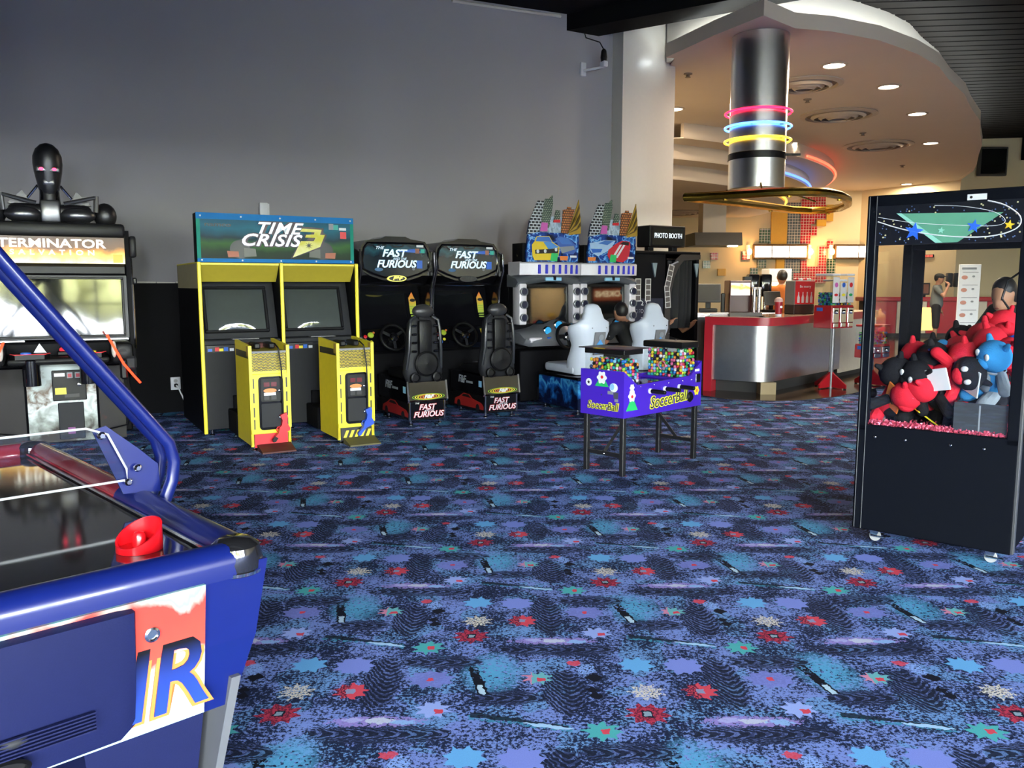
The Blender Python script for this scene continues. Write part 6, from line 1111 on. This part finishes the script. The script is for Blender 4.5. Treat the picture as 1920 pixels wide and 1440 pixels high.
# ================================================================== CAPSULE VENDORS ON STANDS
def vendor(x, y, rz, label, z0, z1, wide, tall):
    t = thing('capsule_vendor', label, 'vending machine', (x, y, 0), math.radians(rz), 'red capsule vendors'); VR = M('vendor_red', srgb('#b01824'), .35); zm = z0+(z1-z0)*.42
    MB().cyl((0, 0, .0), (0, 0, z0), .035, 14).build('pole', M('pole_grey', (.22, .22, .23), .35, .6), t)
    for a in (0, 90, 180, 270):
        Mx = Matrix.Rotation(math.radians(a), 4, 'Z'); MB().prism([(.0, .02), (.26, .02), (.26, .07), (.05, .22), (.0, .28)], -.012, .012, 'y').xf(Mx).build('base_foot', VR, t, 0); MB().lathe([(.02, 0), (.02, .02)], c=(.24, 0, 0), n=10).xf(Mx).build('caster', BLK, t)
    MB().bev(-wide/2, wide/2, -.15, .15, z0, zm, .008, 1).build('cash_box', VR, t, 0)
    n = 3 if tall else 2; cw = wide/n
    for k in range(n):
        xa = -wide/2+k*cw; zt = z1-(.08 if (k == 1 and tall) else 0); g = MB().box(xa+.006, xa+cw-.006, -.14, .14, zm, zm+.012).build('globe_floor', VR, t, 0)
        for q in ((xa+.006, xa+cw-.006, -.142, -.138), (xa+.006, xa+cw-.006, .138, .142), (xa+.004, xa+.008, -.14, .14), (xa+cw-.008, xa+cw-.004, -.14, .14)): MB().box(*q, zm, zt).build('globe_pane', CLR, g, 0)
        MB().bev(xa+.002, xa+cw-.002, -.146, .146, zt, zt+.03, .006, 1).build('globe_lid', WHT if tall else VR, g, 0); many_balls('toy_capsules', g, (xa+.012, xa+cw-.012, -.13, .13, zm+.012, zm+(zt-zm)*(.45 if tall else .75)), .017, CAPS[2:4]+CAPS[9:10]+CAPS[5:6] if k == 0 else CAPS, 11+k)
        if tall: MB().box(xa+.012, xa+cw-.012, -.1465, -.143, zm+.05, zt-.02).build('display_card', M('card_white', srgb('#e8e4e0'), .5), g, 0); poly(g, circ(xa+cw/2, zm+.3, .035, 12), (PPK, PB, PR)[k], -.1465, .003, 'card_print'); poly(g, circ(xa+cw/2, zm+.16, .04, 12, .02), (PR, PY, PG)[k], -.1465, .003, 'card_print')
        MB().bev(xa+.015, xa+cw-.015, -.165, -.15, z0+.08, zm-.02, .006, 1).build('coin_mech', CHR, t, 0); MB().lathe([(.03, 0), (.03, .015), (.015, .03), (0, .03)], c=(xa+cw/2, -.165, zm-.08), n=14, axis='y').build('turn_knob', CHR, t); MB().bev(xa+.03, xa+cw-.03, -.17, -.15, z0+.015, z0+.075, .006, 1).build('prize_flap', CHR, t, 0)
    MB().box(-wide/2-.002, -wide/2, .0, .1, zm-.07, zm-.02).build('blue_sticker', PB, t, 0)
vendor(4.62, 11.95, 33, 'tall red capsule vendor with three white card fronts on a pole stand', .88, 1.62, .5, True); vendor(5.35, 12.30, 33, 'short red capsule vendor on a low stand behind the tall one', .42, .88, .42, False)
# far service counter and its surroundings, seen through the claw machine
t = thing('service_counter', 'far red and white service counter behind the grey-shirted man', 'counter', (12.6, 23.5, 0)); MB().bev(-2.6, 2.6, 0, .8, 1.02, 1.14, .02, 1).build('top', RLM, t, 0)
for k in range(6): x = -2.55+k*.85; MB().box(x, x+.83, .05, .1, .12, 1.02).build('front_panel', RLM if k % 2 == 0 else WLM, t, 0)
MB().box(-2.5, 2.5, .1, .75, 0, 1.02).build('core', M('counter_core', (.03, .03, .03), .7), t, 0); MB().bev(-1.2, -.6, .02, .06, .2, .85, .01, 1).build('lit_case', M('case_lit2', (1, .7, .25), .4, em=(1, .62, .16), es=1.8), t, 0)
for x, lb in ((11.7, 'dark menu screen on the far counter, left one'), (13.1, 'dark menu screen on the far counter, right one')):
    t = thing('counter_screen', lb, 'screen', (x, 23.8, 1.14), 0, 'screens on the far counter'); MB().bev(-.1, .1, -.02, .1, 0, .06, .01, 1).build('base', BLK, t, 0); MB().bev(-.22, .22, 0, .04, .06, .4, .01, 1).build('monitor', BLK, t, 0); MB().box(-.18, .18, -.004, 0, .1, .36).build('picture', M('pic_brown', srgb('#7a4a34'), .4), t, 0)
for px, lb in ((1782, 'black wall speaker, left one of the far pair'), (1796, 'black wall speaker, right one of the far pair')):
    p = AY(px, 525, 26.2); t = thing('wall_dispenser', lb.replace('speaker', 'dispenser'), 'dispenser', (p.x, 26.2, p.z), 0, 'wall dispensers'); MB().bev(-.09, .09, 0, .15, -.22, .22, .03, 2).build('body', BLK, t); MB().bev(-.07, .07, -.01, .02, -.2, -.05, .01, 1).build('nozzle', DGRY, t)
# price poster on a stand
p0 = AY(1812, 620, 16.0); t = thing('poster_stand', 'tall white price poster stand behind the claw machine', 'poster', (p0.x, 16, 0)); MB().bev(-.21, .21, 0, .03, .35, 1.88, .008, 1).build('panel', PW, t, 0)
for k in range(6):
    z = 1.72-k*.24; MB().box(-.14, .16, -.004, 0, z, z+.012).build('text_line', PGY, t, 0); poly(t, circ(-.1, z-.09, .06, 12, .04), M('food_print', srgb('#c88a78'), .5), -.001, .003, 'food_print'); poly(t, circ(.07, z-.07, .03, 8, .02), PGY, -.001, .003, 'food_print')
MB().box(-.16, .12, -.004, 0, 1.78, 1.82).build('title_line', PGY, t, 0); MB().bev(-.2, .2, -.2, .2, 0, .02, .005, 1).build('foot', BLK, t, 0); MB().cyl((0, .015, 0), (0, .015, .4), .015, 8).build('stem', BLK, t)
a, b = AY(1688, 520, 26.2), AY(1880, 470, 26.2); _e = Vector((13.4, 28.5, 0)); _d = ray(1770, 480); _t = 28.0/_d.y; t = thing('exit_marker', 'small red lit strip high on the cream wall behind the claw machine', 'sign', (13.83, 27.86, CAMH+_d.z*27.86/_d.y), math.radians(-57)); MB().bev(-.18, .18, 0, .06, -.05, .05, .01, 1).build('case', DGRY, t, 0)
for k in range(3): MB().box(-.16+k*.11, -.07+k*.11, -.004, 0, -.035, .035).build('red_cell', M('red_cell', (1, .1, .08), .4, em=(1, .1, .06), es=1.2), t, 0)
# ================================================================== PEOPLE
def person(name_label, loc, rz, J, shirt, legs, hair, cap=None, sleeve=.55, longlegs=False, sc=1.0, extra=None):
    """J: joints, metres, facing -y. Body skin is one surface; clothes and hair lie over it."""
    t = thing('person', name_label, 'person', loc, rz); t.scale = (sc, sc, sc); V = {k: Vector(v) for k, v in J.items()}; sk = MB()
    H = V['head']; fd = V.get('face', Vector((0, -1, 0))).normalized(); sk.ell(H, .078, .095, .115, 16, 12); sk.ell(H+fd*.03+Vector((0, 0, -.06)), .055, .06, .06, 12, 8); sk.cap(V['neck'], .05, H+Vector((0, 0, -.06)), .05)
    side = fd.cross(Vector((0, 0, 1))).normalized(); sk.ell(H+fd*.10+Vector((0, 0, -.01)), .014, .018, .024, 8, 6)
    for s in (-1, 1): sk.ell(H+side*s*.08, .014, .02, .032, 8, 6)
    sk.cap(V['neck']+Vector((0, 0, -.05)), .10, V['pelvis']+Vector((0, 0, .05)), .13); sk.cap(V['ls'], .055, V['rs'], .055)
    for s in 'lr':
        sk.cap(V[s+'s'], .05, V[s+'e'], .04); sk.cap(V[s+'e'], .04, V[s+'w'], .028); d = (V[s+'h']-V[s+'w']).normalized(); ax = d.cross(Vector((0, 0, 1))); ax = ax.normalized() if ax.length > .1 else Vector((1, 0, 0))
        pm = V[s+'w']+d*.05; sk.cap(V[s+'w'], .028, pm, .033)
        for k, ln in enumerate((.07, .082, .077, .06)): r0 = pm+ax*((k-1.5)*.02)+d*.02; m1 = r0+d*ln*.6; sk.cap(r0, .0095, m1, .009, 6); sk.cap(m1, .009, m1+(d+Vector((0, -.2, -.5))).normalized()*ln*.5, .008, 6)
        sk.cap(V[s+'w']+d*.02+ax*.02, .011, pm+ax*.055+d*.015, .0095, 6)
        sk.cap(V[s+'hip'], .075, V[s+'k'], .055); sk.cap(V[s+'k'], .052, V[s+'a'], .036); sk.cap(V[s+'a']+Vector((0, .02, -.03)), .036, V[s+'a']+Vector((0, -.13, -.045)), .032)
    remeshed('body', sk, SKIN, t, .0125, 4)
    sh = MB(); sh.cap(V['neck']+Vector((0, .0, -.07)), .115, V['pelvis']+Vector((0, 0, .08)), .15, 14); sh.cap(V['ls'], .075, V['rs'], .075)
    for s in 'lr':
        e = V[s+'s'].lerp(V[s+'e'], sleeve) if sleeve <= 1 else V[s+'e']; sh.cap(V[s+'s'], .072, e, .062)
        if sleeve > 1: sh.cap(V[s+'e'], .06, V[s+'e'].lerp(V[s+'w'], sleeve-1), .045)
    remeshed('shirt', sh, shirt, t, .015, 6)
    lg = MB(); lg.cap(V['lhip']+Vector((0, 0, .05)), .11, V['rhip']+Vector((0, 0, .05)), .11)
    for s in 'lr':
        lg.cap(V[s+'hip'], .10, V[s+'k'], .075)
        if longlegs: lg.cap(V[s+'k'], .072, V[s+'a']+Vector((0, 0, .03)), .055)
    remeshed('trousers', lg, legs, t, .015, 5)
    hr = MB(); hr.ell(H+Vector((0, 0, .025))-fd*.018, .088, .10, .108, 14, 10); 
    if hair == 'long': hr.cap(H-fd*.06, .075, V['neck']-fd*.06+Vector((0, 0, -.05)), .06)
    remeshed('hair', hr, HAIR, t, .014, 4) if hair else None
    for s in (-1, 1): MB().ell(H+fd*.088+side*s*.032+Vector((0, 0, .012)), .011, .008, .007, 8, 6).build('eye', PK, t)
    MB().ell(H+fd*.092+Vector((0, 0, -.055)), .022, .008, .006, 8, 6).build('mouth', M('lips', srgb('#8a4a42'), .5), t)
    for s in 'lr': f = V[s+'a']; MB().cap(f+Vector((0, .03, -.035)), .045, f+Vector((0, -.14, -.05)), .042).build('shoe', M('shoe_dark', (.03, .03, .03), .5), t)
    if cap: c = MB().ell(H+Vector((0, 0, .055)), .10, .112, .075, 16, 8).build('cap', cap, t); q = H+fd*.12+Vector((0, 0, .055)); MB().ell(q, .075, .075, .012, 14, 6).build('cap_brim', cap, c)
    return t
STAND = dict(head=(0, -.01, 1.62), neck=(0, .01, 1.47), ls=(.19, .01, 1.40), rs=(-.19, .01, 1.40), pelvis=(0, .01, .95), lhip=(.09, .01, .90), rhip=(-.09, .01, .90), lk=(.10, 0, .50), rk=(-.10, 0, .50), la=(.10, .02, .085), ra=(-.10, .02, .085),
    le=(.25, .03, 1.12), lw=(.24, -.08, .88), lh=(.24, -.12, .80), re=(-.25, .03, 1.12), rw=(-.24, -.08, .88), rh=(-.24, -.12, .80))
def pose(**k): d = dict(STAND); d.update(k); return d
SIT = pose(head=(.02, -.16, 1.17), neck=(.02, -.06, 1.04), ls=(.19, -.05, .98), rs=(-.17, -.05, .98), pelvis=(0, .1, .64), lhip=(.09, .08, .64), rhip=(-.09, .08, .64), lk=(.11, -.34, .60), rk=(-.11, -.34, .60), la=(.11, -.46, .20), ra=(-.11, -.46, .20), le=(.22, -.2, .80), lw=(.14, -.42, .82), lh=(.12, -.5, .84), re=(-.22, -.2, .80), rw=(-.14, -.42, .82), rh=(-.12, -.5, .84))
BT = M('tee_black', (.012, .012, .013), .85); OT_ = M('shirt_orange', srgb('#c8702c'), .85); GT = M('tee_grey', srgb('#6f7472'), .85); KH = M('khaki_cloth', srgb('#8a7c58'), .85); BKT = M('trousers_black', (.015, .015, .017), .85)
# player on the second skyline racer: sits facing the screen, back to us
pl_ = WP(5.30, 2.12); person('dark-haired person in black tee seated at the red-car skyline racer', (pl_.x, pl_.y, -.02), A30+PI, SIT, BT, BKT, 'short', None, .6, True)
# person inside the booth, one forearm out under the curtain
pb = WP(7.10, .62); bt_ = dict(SIT); bt_.update(re=(-.26, -.2, .82), rw=(-.22, -.42, .93), rh=(-.19, -.48, .99), le=(.24, -.22, .8), lw=(.2, -.44, .9), lh=(.18, -.5, .95)); person('person sitting behind the photo booth curtain with bare forearm showing', (pb.x, pb.y, 0), A30, bt_, BT, BKT, 'short', None, .5, True)
person('worker in orange shirt standing behind the counter, back turned', (4.62, 14.3, 0), PI, pose(), OT_, BKT, 'short', None, .6, True)
person('man in grey tee, black cap and shorts raising a hand to his face', (10.15, 19.9, 0), math.radians(60), pose(re=(-.30, -.15, 1.22), rw=(-.12, -.24, 1.50), rh=(-.07, -.17, 1.56), head=(0, -.02, 1.63)), GT, BKT, 'short', M('cap_black', (.012, .012, .013), .8), .55, False)
wp_ = person('person in black hooded top and khaki trousers bending forward behind the claw machine', (4.20, 6.75, 0), math.radians(-62), pose(head=(-.02, -.34, 1.42), face=(0, -.8, -.6), neck=(-.01, -.22, 1.33), ls=(.18, -.16, 1.28), rs=(-.18, -.16, 1.28), le=(.26, -.30, 1.06), lw=(.12, -.48, 1.08), lh=(.06, -.55, 1.10), re=(-.26, -.30, 1.06), rw=(-.12, -.48, 1.08), rh=(-.06, -.55, 1.10)), BT, KH, 'long', None, 1.7, True)
MB().tube([(.16, -.24, 1.36), (.06, -.33, 1.22), (-.1, -.30, 1.05), (-.2, -.1, .95)], .018, 6).build('bag_strap', KH, wp_)

# ================================================================== MACHINES TO THE RIGHT, MIRRORED IN THE RACERS' SCREENS
_c2 = Vector((5.75, 7.75, 0)); _r2 = math.radians(-116.8); c2 = claw(_c2, _r2, 'second claw machine with warm lit interior, mirrored in a skyline racer screen')
_l = bpy.data.lights.new('cabinet_lamp', 'AREA'); _l.shape = 'RECTANGLE'; _l.size = .5; _l.size_y = .4; _l.energy = 45; _l.color = (1, .82, .6); _lo = bpy.data.objects.new('cabinet_lamp', _l); COL.objects.link(_lo); _lo.parent = c2; _lo.location = (0, .4, 1.9)
MB().box(-.34, .34, .755, .765, .70, 1.72).build('lit_back_panel', M('case_cream', srgb('#e8cf9a'), .6), c2, 0)
_m2 = Matrix.Translation(_c2) @ Matrix.Rotation(_r2, 4, 'Z')
for x, y, z, a, b, c, lb in ((-.2, .25, .86, PLR, PLT, PLR, 'red and tan plush in the second claw machine, left of its pile'), (.0, .3, .9, PLT, PLT, PLR, 'tan plush in the second claw machine, middle of its pile'), (.2, .25, .86, PLR, PLR, PLT, 'red plush in the second claw machine, right of its pile'), (-.08, .5, 1.02, M('plush_gold', srgb('#e0b83a'), .9), M('plush_gold', srgb('#e0b83a'), .9), PLR, 'gold plush topping the pile in the second claw machine'), (.16, .5, .96, PLB_, PLT, PLC, 'blue plush in the second claw machine, behind the red one')):
    plush(_m2 @ Vector((x, y, z)), (.2, .1, _r2+x*3), 1.15, a, b, c, lb)
t = thing('token_machine', 'black token changer with glowing TOKENS sign, mirrored in a skyline racer screen', 'change machine', (6.75, 8.75, 0), math.radians(-113))
MB().bev(-.4, .4, 0, .6, .03, 1.75, .01, 1).build('cabinet', BLKM, t, 0); MB().box(-.34, .34, -.012, 0, 1.42, 1.66).build('sign_panel', M('token_amber', srgb('#a8481c'), .4, em=srgb('#c8561c'), es=2.0), t, 0); text(t, 'TOKENS', .16, (0, -.016, 1.55), M('token_letter', (1, .85, .5), .4, em=(1, .85, .5), es=6), bold=.004, sx=1.0); MB().bev(-.2, .2, -.02, 0, .8, 1.15, .01, 1).build('bill_panel', STL, t, 0); MB().bev(-.12, .12, -.06, 0, .6, .72, .02, 1).build('coin_tray', CHR, t, 0)
print('objects', len(bpy.data.objects))
